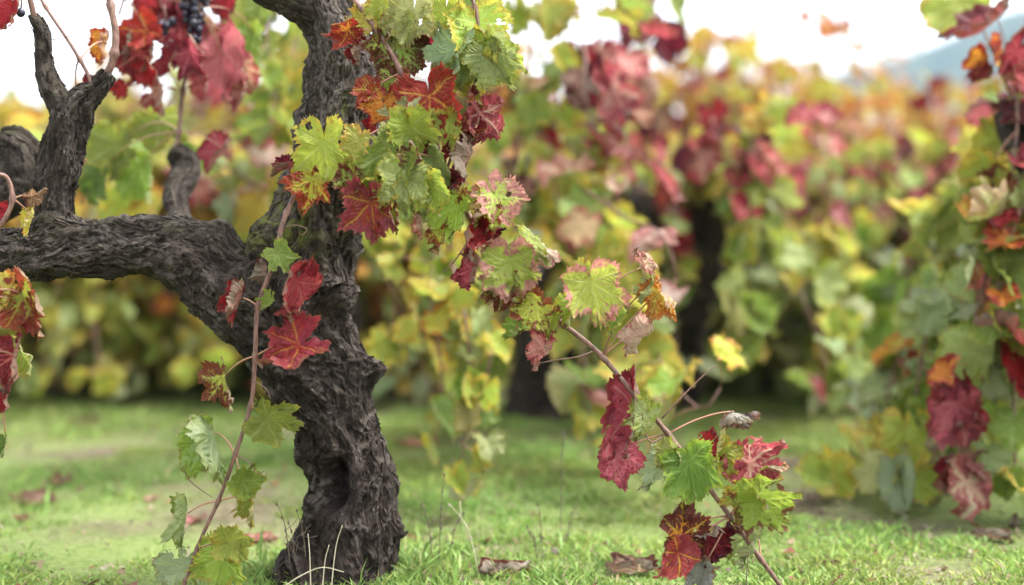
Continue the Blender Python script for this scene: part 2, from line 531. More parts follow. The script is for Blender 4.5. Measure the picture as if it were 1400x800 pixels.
# ------------------------------------------------------------------ woody parts
def woody(name, parent, rows, ns, nth, seed, amp=1.0, strips=0, moss=0., grey=.15, bumps=(), roots=0, lumps=1.0, mt=None, swirl=1.5):
    """rows: x, y, z, radius along the limb. bumps: (point, radius, height) knots or hollows. Returns the object and its centre line."""
    c4 = crom(rows, ns); c, rad = c4[:, :3], np.maximum(c4[:, 3], .003)
    t, u, w = frames(c)
    s = np.concatenate([[0], np.cumsum(np.linalg.norm(np.diff(c, axis=0), axis=1))])
    th = np.linspace(0, 2 * np.pi, nth, endpoint=False)
    dirs = u[:, None] * np.cos(th)[None, :, None] + w[:, None] * np.sin(th)[None, :, None]
    rm = rad.mean()
    tw = th[None] + s[:, None] * swirl + .5 * vn(s * 6, seed, 0)[:, None]
    X, Y, Z = np.cos(tw) * rm + seed, np.sin(tw) * rm, np.repeat(s[:, None], nth, 1)
    r = rad[:, None] * (1 + .16 * lumps * fbm(X * 16, Y * 16, Z * 7, 2))
    wx = .6 * vn(X * 20, Y * 20, Z * 15 + 5); wy = .6 * vn(X * 20 + 9, Y * 20, Z * 15)
    def ridge(f, g, k):
        return 1 - np.abs(vn(X * f + wx * f / 26 + k, Y * f + wy * f / 26, Z * g + k))
    a = ridge(30, 7.5, 1.3); b = ridge(76, 19, 4.1); d = ridge(170, 75, 8.7)
    knob = vn(X * 42, Y * 42, Z * 36)
    big = amp * min(1.0, rm / .06) ** .6
    q = .50 * a + .36 * b + .16 * d + .22 * vn(X * 50, Y * 50, Z * 20 + 3)
    k = q * 7; kf = np.floor(k); q = (kf + np.clip((k - kf - .5) * 2.6 + .5, 0, 1)) / 7 * .75 + q * .25   # flaky layers
    hgt = .021 * (q - .62) + .0055 * np.maximum(knob, 0) + .0022 * (d - .6)
    v = c[:, None] + dirs * (r + big * hgt)[..., None]
    if roots:
        k = np.exp(-np.maximum(s, 0) / .055)[:, None] * (.55 + .45 * np.cos(th[None] * roots + seed)) * .06
        v = v + dirs * k[..., None]
    v = v.reshape(-1, 3); D = dirs.reshape(-1, 3)
    for pt, br, bh in bumps:
        q = np.linalg.norm((v - pt) / np.asarray(br), axis=1)
        v = v + D * (bh * np.exp(-(q ** 2 * 1.2 if bh > -.03 else q ** 4)))[:, None]
    hn = np.clip((a * .5 + b * .5 - .35) / .6, 0, 1)
    bm = np.zeros(len(v)) + (0 if callable(moss) else moss) * np.clip(.25 + .9 * D[:, 2] + .5 * vn(v[:, 0] * 9, v[:, 1] * 9, v[:, 2] * 9 + seed), 0, 1)
    if callable(moss): bm = moss(v, D)
    bw = np.clip(grey(v, D) if callable(grey) else np.full(len(v), grey), 0, 1)
    mb = MB(); bk = np.stack([X, Y, Z], -1).reshape(-1, 3)
    n = len(v)
    j = np.arange(nth); j2 = (j + 1) % nth; o = (ns - 1) * nth
    caps = np.concatenate([np.stack([np.full(nth, n), j2, j], -1), np.stack([np.full(nth, n + 1), o + j, o + j2], -1)])
    mb.add(np.vstack([v, c[0] - t[0] * rad[0] * .2, c[-1] + t[-1] * rad[-1] * .35]), [grid_faces(ns, nth), caps], 0,
           bk=np.vstack([bk, bk[0], bk[-1]]), bh=np.concatenate([hn.ravel(), [0, 0]]), bm=np.concatenate([bm, [0, 0]]), bw=np.concatenate([bw, [0, 0]]))
    rng = np.random.default_rng(seed)
    G3 = v.reshape(ns, nth, 3)
    ds = s[-1] / ns
    for _ in range(strips):                                # peeling shreds of bark
        big1 = rng.random() < .03
        L = rng.uniform(.010, .034) + .05 * (rng.random() < .22) * rng.random()
        m_ = max(6, int(L / ds)); i0 = rng.integers(1, max(2, ns - m_ - 2)); jj = rng.integers(0, nth)
        q = np.linspace(0, 1, 6)[:, None]; ii = np.clip((i0 + q[:, 0] * m_).astype(int), 0, ns - 1)
        if rng.random() < .5: ii = ii[::-1]
        jc = (jj + (q[:, 0] * rng.normal(0, nth * .03)).astype(int)) % nth
        wd = rng.uniform(.0014, .0042) * (1.4 if big1 else 1)
        nn = unit(D[ii * nth + jc]); tg = unit(G3[ii[-1], jc[-1]] - G3[ii[0], jc[0]] + 1e-6); sd = unit(np.cross(tg[None], nn))
        p = G3[ii, jc]; p[1:-1] = (p[:-2] + p[1:-1] * 2 + p[2:]) / 4
        lift = rng.uniform(.0, .0035) + (.007 * rng.random() if big1 else 0)
        p = p + nn * (.0002 + lift * q ** 2.5)
        ww = wd * np.array([.6, 1, 1.05, .95, .75, .35])[:, None] * (1 + .25 * rng.normal(0, 1, (6, 1)))
        top = np.vstack([p + sd * ww, p - sd * ww]); bot = top - np.vstack([nn, nn]) * .0016
        k = np.arange(5)
        f1 = np.stack([k, k + 1, k + 7, k + 6], -1); f2 = f1[:, ::-1] + 12
        e1 = np.stack([k + 1, k, k + 12, k + 13], -1); e2 = np.stack([k + 6, k + 7, k + 19, k + 18], -1)
        e3 = np.array([[5, 11, 23, 17]])
        base = np.array([X[i0, jj], Y[i0, jj], Z[i0, jj]])
        mb.add(np.vstack([top, bot]), [f1, f2, e1, e2, e3], 0,
               bk=base + np.vstack([top, bot]) - top[0], bh=np.full(24, rng.uniform(.1, .9)), bm=np.zeros(24), bw=np.full(24, bw[i0 * nth + jj]))
    return mb.build(name, mt or BARK, parent, origin=c[0]), c


def px_rows(lst):
    """(px, py, width px, distance) -> x, y, z, radius"""
    return [(*P(x, y, d), w / 2 * d / F) for x, y, w, d in lst]


def cane(name, parent, pts, r0, r1, rng, n=60, node=.075, label=None, wob=.004):
    """a shoot with swollen nodes; returns the object, its line and its nodes"""
    c = crom(np.asarray(pts, float), n)
    s = np.concatenate([[0], np.cumsum(np.linalg.norm(np.diff(c, axis=0), axis=1))])
    nn = max(2, int(s[-1] / node)); q = (np.arange(nn) + .5) / nn * s[-1]
    zig = np.interp(s, q, np.where(np.arange(nn) % 2, wob, -wob))
    t, u, w = frames(c); c = c + u * zig[:, None]
    rad = np.linspace(r0, r1, n) * (1 + .6 * np.exp(-((s[:, None] - q[None]) / .005) ** 2).max(1))
    v, f = tube(c, rad, 9)
    o = MB().add(v, f).build(name, CANE, parent, origin=c[0])
    if label: o['label'] = label
    nodes = np.stack([np.interp(q, s, c[:, i]) for i in range(3)], -1)
    return o, c, nodes


def sphere(nu=10, nv=7):
    th = np.linspace(0, 2 * np.pi, nu, endpoint=False); ph = np.linspace(.0, np.pi, nv + 2)[1:-1]
    v = np.stack([np.sin(ph)[:, None] * np.cos(th), np.sin(ph)[:, None] * np.sin(th), np.cos(ph)[:, None] + 0 * th], -1).reshape(-1, 3)
    n = len(v); v = np.vstack([v, [0, 0, 1], [0, 0, -1]])
    j = np.arange(nu); j2 = (j + 1) % nu; o = (nv - 1) * nu
    return v, [grid_faces(nv, nu), np.concatenate([np.stack([np.full(nu, n), j, j2], -1), np.stack([np.full(nu, n + 1), o + j2, o + j], -1)])]


def grape_bunch(parent, top, n, length, width, rng, r=.0075, label=None):
    mb = MB(); sv, sf = sphere()
    top = np.asarray(top); pl = []
    v, f = tube(np.array([top + [0, 0, .03], top + [.002, 0, .01], top - [0, 0, length * .8]]), .0015, 6); mb.add(v, f, 1)
    for i in range(n * 20):
        q = rng.random(); w_ = width * (1 - .65 * q) ; a = rng.uniform(0, 6.28)
        p = top + np.array([w_ * math.cos(a) * rng.random() ** .4, w_ * math.sin(a) * rng.random() ** .4, -length * q])
        if pl and np.min(np.linalg.norm(np.array(pl) - p, axis=1)) < r * 1.45: continue
        pl.append(p); rr = r * rng.uniform(.75, 1.1)
        mb.add(sv * [rr, rr, rr * 1.05] + p, sf, 0)
        if len(pl) >= n: break
    o = mb.build('grape_bunch', [GRAPE, CANE], parent, origin=top)
    if label: o['label'] = label
    return o


# ------------------------------------------------------------------ ground, hill, haze
def ground_z(x, y):
    return .018 * fbm(x * 1.1, y * 1.1, 3, 3) + .006 * vn(x * 7, y * 7, 1)


def make_ground():
    u = np.linspace(-1, 1, 241); X = np.sinh(u * 6.2) / math.sinh(6.2) * 900
    gx, gy = np.meshgrid(X, X + 0, indexing='xy'); gy = gy + 4
    z = ground_z(gx, gy) * np.exp(-np.hypot(gx, gy - 4) / 30)
    v = np.stack([gx, gy, z], -1).reshape(-1, 3); n = 241
    i = np.arange(n - 1)[:, None] * n + np.arange(n - 1)[None]
    f = np.stack([i, i + 1, i + n + 1, i + n], -1).reshape(-1, 4)
    tag(MB().add(v, [f]).build('ground', SOIL), kind='structure')


make_ground()


def make_hill():
    m, t = mat('hill_woodland'); k = N(t)
    tc = k.n('ShaderNodeTexCoord'); n = k.noise(tc.outputs['Object'], .05, 6, .6)
    k.out(k.bsdf(k.mix(k.ramp(n, .35, .65), (.035, .06, .03, 1), (.08, .10, .05, 1)), 1, 0))
    xs = np.linspace(-800, 800, 161); ys = np.linspace(560, 800, 41)
    gx, gy = np.meshgrid(xs, ys)
    crest = np.interp(xs, [-800, -420, -250, -160, 0, 90, 150, 200, 235, 300, 400, 600, 800],
                      [60, 62, 58, 50, 48, 62, 82, 100, 114, 128, 120, 90, 70])
    prof = np.interp(ys, [560, 640, 690, 800], [-.02, .55, 1, .4])
    z = crest[None] * prof[:, None] * (1 + .05 * fbm(gx * .02, gy * .02, 0, 3)) - 1
    v = np.stack([gx, gy, z], -1).reshape(-1, 3); n = 161
    i = np.arange(40)[:, None] * n + np.arange(n - 1)[None]
    f = np.stack([i, i + 1, i + n + 1, i + n], -1).reshape(-1, 4)
    tag(MB().add(v, [f]).build('hill', m), kind='structure')


make_hill()


def make_haze():
    m, t = mat('haze'); k = N(t)
    vo = k.n('ShaderNodeVolumePrincipled'); vo.inputs['Color'].default_value = (.50, .66, .95, 1)
    vo.inputs['Density'].default_value = .00045; vo.inputs['Anisotropy'].default_value = 0
    k.out(None, vo.outputs[0])
    x, y0, y1, z0, z1 = 960, -950, 960, -3, 145
    v = [(a, b, c) for a in (-x, x) for b in (y0, y1) for c in (z0, z1)]
    f = [(0, 1, 3, 2), (4, 6, 7, 5), (0, 4, 5, 1), (2, 3, 7, 6), (0, 2, 6, 4), (1, 5, 7, 3)]
    tag(MB().add(v, [f]).build('haze', m, smooth=False), kind='stuff')


make_haze()

# ------------------------------------------------------------------ the old vine in front
rng = np.random.default_rng(5)
VB = G(480, 800); VB[1] += .05; VB[2] = 0
vine = empty('grapevine', VB, 'gnarled old grapevine in sharp focus with thick black twisted trunk and red and green leaves',
             'grapevine', 'grapevines of the vineyard')


def moss_trunk(v, D):
    q = np.exp(-(np.linalg.norm((v - P(372, 318, 2.30)) / [.075, .12, .05], axis=1)) ** 2)
    q2 = .9 * np.exp(-(np.linalg.norm((v - P(466, 155, 2.27)) / [.012, .06, .05], axis=1)) ** 2)
    q3 = .7 * np.exp(-(np.linalg.norm((v - P(392, 300, 2.28)) / [.03, .08, .06], axis=1)) ** 2)
    return np.clip(q + q2 + q3, 0, 1)


def grey_trunk(v, D):
    k = CAMZ + np.array([-.02, .16])
    return .02 + .75 * np.clip((v[:, 2] - k[0]) / (k[1] - k[0]), 0, 1) + .25 * vn(v[:, 0] * 14, v[:, 1] * 14, v[:, 2] * 9)


def grey_arm(v, D):
    return .12 + .35 * vn(v[:, 0] * 12, v[:, 1] * 12, v[:, 2] * 12) + .2 * np.clip((P(230, 0, 2.3)[0] - v[:, 0]) / .1, 0, 1)


TR = px_rows([(455, 850, 186, 2.36), (464, 800, 156, 2.36), (482, 735, 118, 2.36), (484, 665, 106, 2.36), (466, 600, 108, 2.36),
              (446, 545, 112, 2.36), (428, 495, 124, 2.36), (408, 440, 134, 2.36), (406, 380, 134, 2.36), (424, 325, 112, 2.36), (444, 265, 94, 2.36),
              (458, 200, 98, 2.36), (466, 130, 94, 2.36), (462, 70, 82, 2.36), (446, 15, 72, 2.36), (425, -60, 72, 2.38), (405, -150, 60, 2.4)])
front = -FWD * .068
B_ = [(P(455, 664, 2.30), (.026, .10, .036), -.10), (P(425, 690, 2.31), (.016, .05, .03), .016), (P(486, 650, 2.3), (.02, .05, .03), .012),
      (P(440, 625, 2.3), (.03, .05, .016), .012), (P(470, 715, 2.3), (.02, .05, .04), .010),
      (P(512, 505, 2.36), (.035, .07, .03), .030), (P(500, 330, 2.34), (.03, .06, .025), .018), (P(470, 395, 2.3), (.03, .06, .03), .012),
      (P(365, 320, 2.33), (.05, .08, .03), .020), (P(300, 400, 2.36), (.04, .08, .05), .02), (P(500, 100, 2.34), (.02, .06, .04), .012),
      (P(415, 500, 2.29), (.03, .05, .03), -.012), (P(440, 440, 2.29), (.02, .05, .03), -.012)]
trunk, trunk_c = woody('trunk', vine, TR, 620, 280, 21, 1.25, 2400, moss_trunk, grey_trunk, B_, roots=3, swirl=.9)
armL, armL_c = woody('arm', vine, px_rows([(440, 530, 90, 2.37), (385, 455, 124, 2.36), (330, 402, 120, 2.35), (275, 355, 96, 2.34), (205, 335, 76, 2.33),
                                           (140, 338, 74, 2.32), (80, 340, 72, 2.31), (20, 352, 62, 2.30), (-60, 362, 60, 2.28), (-150, 350, 50, 2.26)]),
                     480, 200, 22, 1.35, 1600, .12, grey_arm, [(P(300, 315, 2.33), (.03, .06, .02), .018), (P(240, 310, 2.32), (.02, .06, .02), .012),
                                                    (P(120, 370, 2.3), (.05, .06, .02), .010), (P(75, 310, 2.31), (.03, .06, .03), .02)], swirl=3)
armH, _ = woody('arm', vine, px_rows([(78, 345, 60, 2.31), (72, 300, 46, 2.31), (76, 250, 44, 2.31), (86, 200, 44, 2.31), (98, 160, 48, 2.31), (114, 136, 36, 2.31),
                                      (132, 122, 24, 2.31), (148, 100, 17, 2.31)]), 240, 130, 23, 1.3, 700, .05, swirl=4)
armK, _ = woody('arm', vine, px_rows([(96, 168, 36, 2.31), (82, 140, 30, 2.305), (66, 108, 25, 2.30), (60, 78, 20, 2.30), (58, 45, 18, 2.29), (46, 20, 13, 2.29)]),
                130, 80, 24, 1.0, 70, .3, swirl=4)
armW, _ = woody('arm', vine, px_rows([(-90, 330, 60, 2.46), (-30, 290, 58, 2.46), (18, 262, 56, 2.46), (30, 225, 52, 2.46), (22, 200, 38, 2.46), (0, 190, 26, 2.46)]),
                120, 100, 25, 1.3, 90, .1, swirl=3)
armB, _ = woody('arm', vine, px_rows([(262, 345, 40, 2.42), (245, 300, 33, 2.58), (238, 270, 31, 2.62), (252, 243, 32, 2.66), (252, 222, 30, 2.68), (236, 206, 22, 2.68)]),
                120, 90, 26, 1.2, 60, .1, swirl=3)
armT, _ = woody('arm', vine, px_rows([(455, 40, 66, 2.36), (430, 18, 52, 2.34), (395, -2, 40, 2.31), (350, -18, 34, 2.28), (300, -60, 28, 2.26)]),
                130, 90, 27, 1.2, 60, .1, swirl=3)


def pc(lst): return np.array([P(x, y, d) for x, y, d in lst])


caneA, cA, nA = cane('cane', vine, pc([(424, 200, 2.27), (404, 262, 2.25), (388, 300, 2.23), (372, 365, 2.22), (352, 420, 2.21), (349, 490, 2.21), (343, 550, 2.2),
                                       (322, 622, 2.2), (298, 685, 2.2), (276, 735, 2.2), (250, 805, 2.19), (236, 850, 2.19)]), .0042, .0026, rng, 120)
caneB, cB, nB = cane('cane', vine, pc([(462, -20, 2.30), (500, 20, 2.26), (555, 110, 2.24), (600, 215, 2.23), (650, 310, 2.23), (715, 393, 2.23), (760, 435, 2.23),
                                       (815, 480, 2.23), (868, 540, 2.23), (920, 602, 2.23), (980, 682, 2.22), (1066, 800, 2.21), (1100, 850, 2.21)]),
                     .0048, .0036, rng, 170)
caneC, cC, nC = cane('cane', vine, pc([(470, -90, 2.3), (560, -70, 2.25), (640, -10, 2.25), (655, 70, 2.24), (640, 150, 2.24), (612, 230, 2.24), (590, 300, 2.24)]),
                     .0035, .0022, rng, 90)
caneD, cD, nD = cane('cane', vine, pc([(128, 122, 2.31), (118, 96, 2.31), (95, 58, 2.31), (62, 10, 2.31), (40, -30, 2.31)]), .0032, .0026, rng, 50)
caneE, cE, nE = cane('cane', vine, pc([(146, 105, 2.31), (156, 80, 2.31), (158, 45, 2.31), (150, 5, 2.31), (140, -60, 2.33), (180, -120, 2.5), (260, -70, 2.6), (270, 40, 2.65)]),
                     .0062, .003, rng, 110)
caneF, cF, nF = cane('cane', vine, pc([(240, 208, 2.68), (245, 180, 2.68), (250, 120, 2.68), (262, 60, 2.67), (235, -20, 2.66), (190, -60, 2.62), (160, 20, 2.6)]), .0042, .0025, rng, 80)
caneG, cG, nG = cane('cane', vine, pc([(48, 24, 2.29), (38, -10, 2.28), (10, -50, 2.26), (-20, 0, 2.24)]), .005, .003, rng, 50)
caneH, cH, nH = cane('cane', vine, pc([(-40, 360, 2.22), (0, 310, 2.2), (16, 272, 2.2), (5, 240, 2.2), (-25, 260, 2.17), (-25, 380, 2.14), (-15, 520, 2.13)]), .004, .003, rng, 80)

L = hero_leaf
# leaves of the cane that hangs down the trunk
L(caneA, nA, 384, 349, 56, 2.19, 150, -10, 10, 'G', lobe=1.5, fold=.15)
L(caneA, nA, 313, 414, 66, 2.19, 195, 50, 10, 'R', .3, fold=.9, curl=.8, lobe=1.0)
L(caneA, nA, 408, 395, 92, 2.18, 205, -25, 15, 'CR', .35, fold=.7, curl=.7, wave=1.0, lobe=.9)
L(caneA, nA, 352, 370, 40, 2.24, 190, 70, 0, 'M', fold=.9, curl=.8, stem=False)
L(caneA, nA, 362, 410, 30, 2.19, 215, 25, 0, 'G', lobe=.8, fold=.4)
L(caneA, nA, 400, 463, 100, 2.17, 235, 15, 25, 'RY', .70, fold=.55, curl=.5, wave=.9, lobe=1.3)
L(caneA, nA, 294, 532, 88, 2.19, 168, 42, 0, 'YR', .62, fold=.35, lobe=1.3)
L(caneA, nA, 372, 576, 84, 2.18, 105, 10, 5, 'G', .25, fold=.3, holes=2, lobe=1.5)
L(caneA, nA, 276, 618, 100, 2.20, 190, 40, -25, 'PG', fold=1.05, curl=.4, lobe=1.2)
L(caneA, nA, 338, 660, 54, 2.18, 30, 30, 5, 'G', fold=.5)
L(caneA, nA, 331, 695, 58, 2.20, 170, 40, 10, 'YG', fold=.7)
L(caneA, nA, 240, 712, 80, 2.20, 185, 78, 0, 'G', fold=.5)
L(caneA, nA, 318, 742, 62, 2.17, 80, 5, 10, 'YG', .2, fold=.3)
L(caneA, nA, 298, 772, 86, 2.19, 190, 5, 15, 'YG', .25, fold=.35)
L(caneA, nA, 238, 776, 66, 2.21, 235, 40, 0, 'GG', fold=.5)
L(caneA, nA, 440, 204, 92, 2.20, 178, 5, -5, 'YG', .22, fold=.12, cup=.1, lobe=1.25)
L(caneA, nA, 420, 252, 88, 2.23, 195, 10, 15, 'YRX', .62, fold=.3, curl=.5)
L(caneA, nA, 388, 226, 44, 2.24, 240, 40, 10, 'M', fold=.7, curl=.7)
# leaves of the long arching cane
Bl = [(468, 48, 56, 2.24, 250, -20, 0, 'RO', .55, .5, .5), (487, 68, 40, 2.25, 200, 30, 10, 'R', .5, .8, .6), (498, 32, 58, 2.26, 215, 10, 10, 'YG', .2, .4, .2),
      (558, 22, 84, 2.23, 190, 10, 0, 'PG', .25, .25, .2), (548, 78, 84, 2.25, 190, -10, 10, 'YR', .62, .3, .2), (580, 58, 42, 2.27, 140, 20, 0, 'M', .5, .5, .5),
      (655, 38, 96, 2.22, 160, -5, 20, 'YG', .35, .25, .2), (612, 70, 84, 2.21, 215, 35, 0, 'GG', .2, .5, .3), (618, 108, 62, 2.23, 185, 0, 10, 'YG', .45, .2, .2),
      (672, 80, 84, 2.20, 150, 10, 0, 'PG', .35, .4, .3), (700, 84, 46, 2.22, 130, 50, 10, 'YG', .4, .6, .3), (690, 100, 30, 2.23, 170, 70, 0, 'BR', .5, 1., .8),
      (584, 142, 108, 2.20, 172, 5, 5, 'RO', .74, .15, .2), (518, 142, 62, 2.22, 200, 15, 10, 'RO', .40, .4, .3), (508, 168, 34, 2.24, 215, 20, 0, 'R', .5, .5, .3),
      (664, 156, 82, 2.21, 195, -20, 15, 'PK', .62, .55, .6), (640, 178, 56, 2.22, 210, 20, 15, 'RY', .72, .6, .5), (566, 186, 82, 2.19, 165, -10, -15, 'YG', .3, .3, .2),
      (528, 212, 92, 2.18, 200, 10, 5, 'G', .35, .25, .25), (552, 250, 90, 2.16, 175, -5, -5, 'PG', .22, .3, .3), (588, 206, 48, 2.21, 160, 35, 10, 'R', .6, .6, .6),
      (624, 222, 84, 2.20, 205, 45, 0, 'CR', .55, .7, .6), (612, 252, 48, 2.22, 190, 30, 0, 'M', .4, .7, .5), (500, 286, 92, 2.17, 175, 5, -5, 'RY', .5, .35, .4),
      (682, 270, 80, 2.18, 150, -10, 10, 'YP', .52, .25, .2), (612, 292, 82, 2.18, 190, 25, 5, 'YR', .40, .4, .3), (568, 308, 40, 2.2, 185, 72, 0, 'PK', .4, .6, .4),
      (652, 324, 66, 2.17, 210, -20, 20, 'R', .45, .7, .9), (636, 368, 56, 2.19, 195, 25, 15, 'CR', .4, .6, .7), (676, 318, 34, 2.19, 80, 25, 15, 'M', .4, .6, .6),
      (698, 368, 86, 2.17, 170, 0, 0, 'YP', .42, .3, .3), (728, 425, 64, 2.18, 215, 10, 10, 'YR', .45, .4, .3), (706, 442, 46, 2.19, 245, 50, 0, 'G', .3, .7, .3),
      (740, 478, 58, 2.20, 195, 25, 10, 'PK', .35, .5, .4), (814, 402, 96, 2.18, 170, -5, 0, 'YP', .32, .22, .2), (882, 362, 44, 2.22, 320, 20, 20, 'CM', .5, .8, .8),
      (898, 410, 66, 2.20, 150, 35, 5, 'YO', .55, .6, .3), (866, 458, 60, 2.22, 215, 50, 10, 'CM', .2, .7, .4),
      (850, 634, 72, 2.21, 165, -10, 0, 'CP', .45, .35, .2), (790, 372, 40, 2.2, 200, 20, 10, 'YG', .3, .5, .4), (838, 436, 44, 2.2, 190, 30, 10, 'YG', .3, .5, .4), (716, 398, 44, 2.2, 200, 30, 10, 'YG', .3, .5, .4), (752, 442, 46, 2.2, 190, 20, 10, 'YR', .4, .5, .4), (880, 395, 40, 2.21, 200, 50, 10, 'PG', .3, .6, .4), (668, 396, 44, 2.19, 170, 20, 10, 'YP', .4, .5, .4), (640, 268, 46, 2.19, 190, 30, 10, 'YG', .3, .5, .4), (486, 196, 54, 2.18, 200, 20, 5, 'YG', .4, .4, .3), (500, 122, 46, 2.22, 215, 20, 5, 'YRX', .6, .5, .4), (536, 112, 54, 2.23, 190, 20, 5, 'YR', .55, .4, .4),
      (474, 248, 48, 2.18, 200, 20, 5, 'YR', .55, .4, .4), (532, 296, 50, 2.17, 170, 20, 5, 'YRX', .6, .5, .4), (514, 62, 50, 2.24, 200, 20, 5, 'YR', .5, .4, .4),
      (606, 176, 58, 2.2, 170, 20, 5, 'YG', .4, .4, .3), (498, 226, 62, 2.19, 220, 20, 5, 'YG', .4, .4, .3),
      (584, 262, 64, 2.17, 160, 10, 5, 'YG', .35, .4, .3), (520, 8, 60, 2.25, 190, 20, 5, 'YG', .35, .4, .3), (634, 96, 54, 2.22, 200, 20, 5, 'PG', .35, .4, .3), (664, 300, 52, 2.18, 200, 20, 5, 'YR', .5, .5, .4), (530, 262, 44, 2.17, 190, 30, 10, 'YG', .3, .5, .4), (560, 214, 46, 2.17, 150, 30, 10, 'YR', .4, .5, .4),
      (878, 572, 60, 2.20, 200, 20, 15, 'PG', .35, .5, .5), (897, 638, 66, 2.22, 210, 40, 10, 'GG', .2, .6, .3), (944, 644, 86, 2.19, 165, 5, 5, 'G', .32, .25, .25),
      (972, 612, 54, 2.22, 200, 10, 20, 'R', .4, .5, .5), (1012, 576, 52, 2.23, 75, 60, 20, 'DR', .4, .9, .8), (998, 622, 70, 2.20, 10, 40, 0, 'YG', .3, .6, .3),
      (1030, 632, 86, 2.21, 60, -10, 10, 'PK', .55, .4, .5), (1044, 692, 98, 2.18, 80, 10, 10, 'YR', .32, .3, .3), (1018, 690, 66, 2.2, 120, 30, 20, 'YG', .3, .5, .3),
      (936, 726, 74, 2.19, 5, 10, 10, 'MY', .62, .4, .5), (928, 762, 66, 2.18, 230, 0, 10, 'RY', .7, .5, .5), (978, 744, 64, 2.2, 60, 20, 10, 'M', .4, .5, .6),
      (960, 790, 64, 2.19, 185, 10, 0, 'DR', .3, .5, .6), (1012, 742, 72, 2.21, 200, 62, 10, 'PG', .2, .7, .4),
      (604, 16, 64, 2.24, 200, 10, 0, 'YG', .3, .4, .3), (648, 118, 56, 2.23, 170, 30, 10, 'YG', .35, .5, .3), (590, 178, 50, 2.22, 190, 20, 10, 'YRX', .6, .5, .5),
      (545, 158, 60, 2.21, 225, 65, 0, 'GG', .2, .7, .3), (585, 228, 62, 2.19, 150, 20, 0, 'PG', .25, .4, .3), (516, 248, 60, 2.19, 205, 20, 10, 'YR', .4, .4, .3),
      (574, 276, 54, 2.18, 170, 30, 10, 'PG', .25, .5, .4), (596, 322, 50, 2.20, 190, 20, 10, 'YRX', .55, .5, .4), (722, 338, 60, 2.19, 130, 30, 10, 'PG', .3, .5, .4),
      (684, 398, 56, 2.18, 190, 10, 10, 'YR', .5, .4, .4), (748, 352, 40, 2.2, 110, 40, 10, 'CM', .3, .6, .5), (772, 424, 50, 2.21, 190, 40, 10, 'YG', .3, .6, .3),
      (664, 60, 60, 2.23, 120, 30, 10, 'YG', .35, .5, .3), (540, 40, 60, 2.24, 200, 30, 0, 'PG', .3, .4, .3), (912, 622, 54, 2.21, 170, 30, 10, 'PG', .3, .5, .3),
      (1056, 650, 44, 2.2, 60, 40, 10, 'YP', .5, .6, .5)]
for (x, y, w, d, tip, yaw, pit, pal, e, fo, cu) in Bl:
    onC = x > 595 and y < 250
    L(caneC if onC else caneB, nC if onC else nB, x, y, w * 1.04, d, tip, yaw, pit, pal, e, fold=fo, curl=cu, wave=.6 + cu, lobe=.65 + .55 * rng.random(),
      holes=int(rng.integers(0, 4)) if w > 70 else 0)
L(caneB, nB, 846, 575, 158, 2.22, 186, 25, 0, 'CR', .45, fold=.75, curl=.5, wave=.9, lobe=.5, sx=.42, label='long folded dull crimson leaf')
# leaves at the left edge and above the left arm
for cn, nd, x, y, w, d, tip, yaw, pit, pal, e, fo, cu in [
        (caneH, nH, 18, 415, 100, 2.12, 150, 15, 10, 'YRX', .6, .4, .4), (caneH, nH, 30, 430, 60, 2.13, 170, 25, 10, 'CR', .4, .5, .3), (caneH, nH, 2, 500, 88, 2.12, 185, 30, 0, 'CR', .6, .5, .4),
        (caneH, nH, 0, 398, 60, 2.14, 230, 10, 10, 'Y', .3, .4, .3), (caneH, nH, 22, 490, 60, 2.2, 150, 40, 10, 'YG', .3, .4, .3), (caneH, nH, 0, 548, 36, 2.13, 190, 30, 0, 'R', .3, .5, .4),
        (caneH, nH, -2, 610, 34, 2.2, 190, 30, 0, 'DG', .3, .5, .4), (caneH, nH, 44, 272, 40, 2.2, 60, 30, 20, 'BR', .3, .6, .5), (caneH, nH, 34, 300, 44, 2.2, 190, 40, 10, 'YO', .3, .6, .5),
        (caneH, nH, 4, 290, 34, 2.22, 190, 30, 10, 'R', .4, .6, .5),
        (caneG, nG, 6, 14, 54, 2.26, 195, 20, 0, 'R', .3, .4, .4),
        (caneD, nD, 116, 118, 36, 2.4, 195, 30, 10, 'M', .3, .6, .4), (caneD, nD, 97, 190, 64, 2.5, 180, 30, 0, 'PK', .5, .5, .4), (caneD, nD, 132, 62, 52, 2.42, 200, 30, 0, 'OR', .4, .6, .4)]:
    L(cn, nd, x, y, w, d, tip, yaw, pit, pal, e, fold=fo, curl=cu)
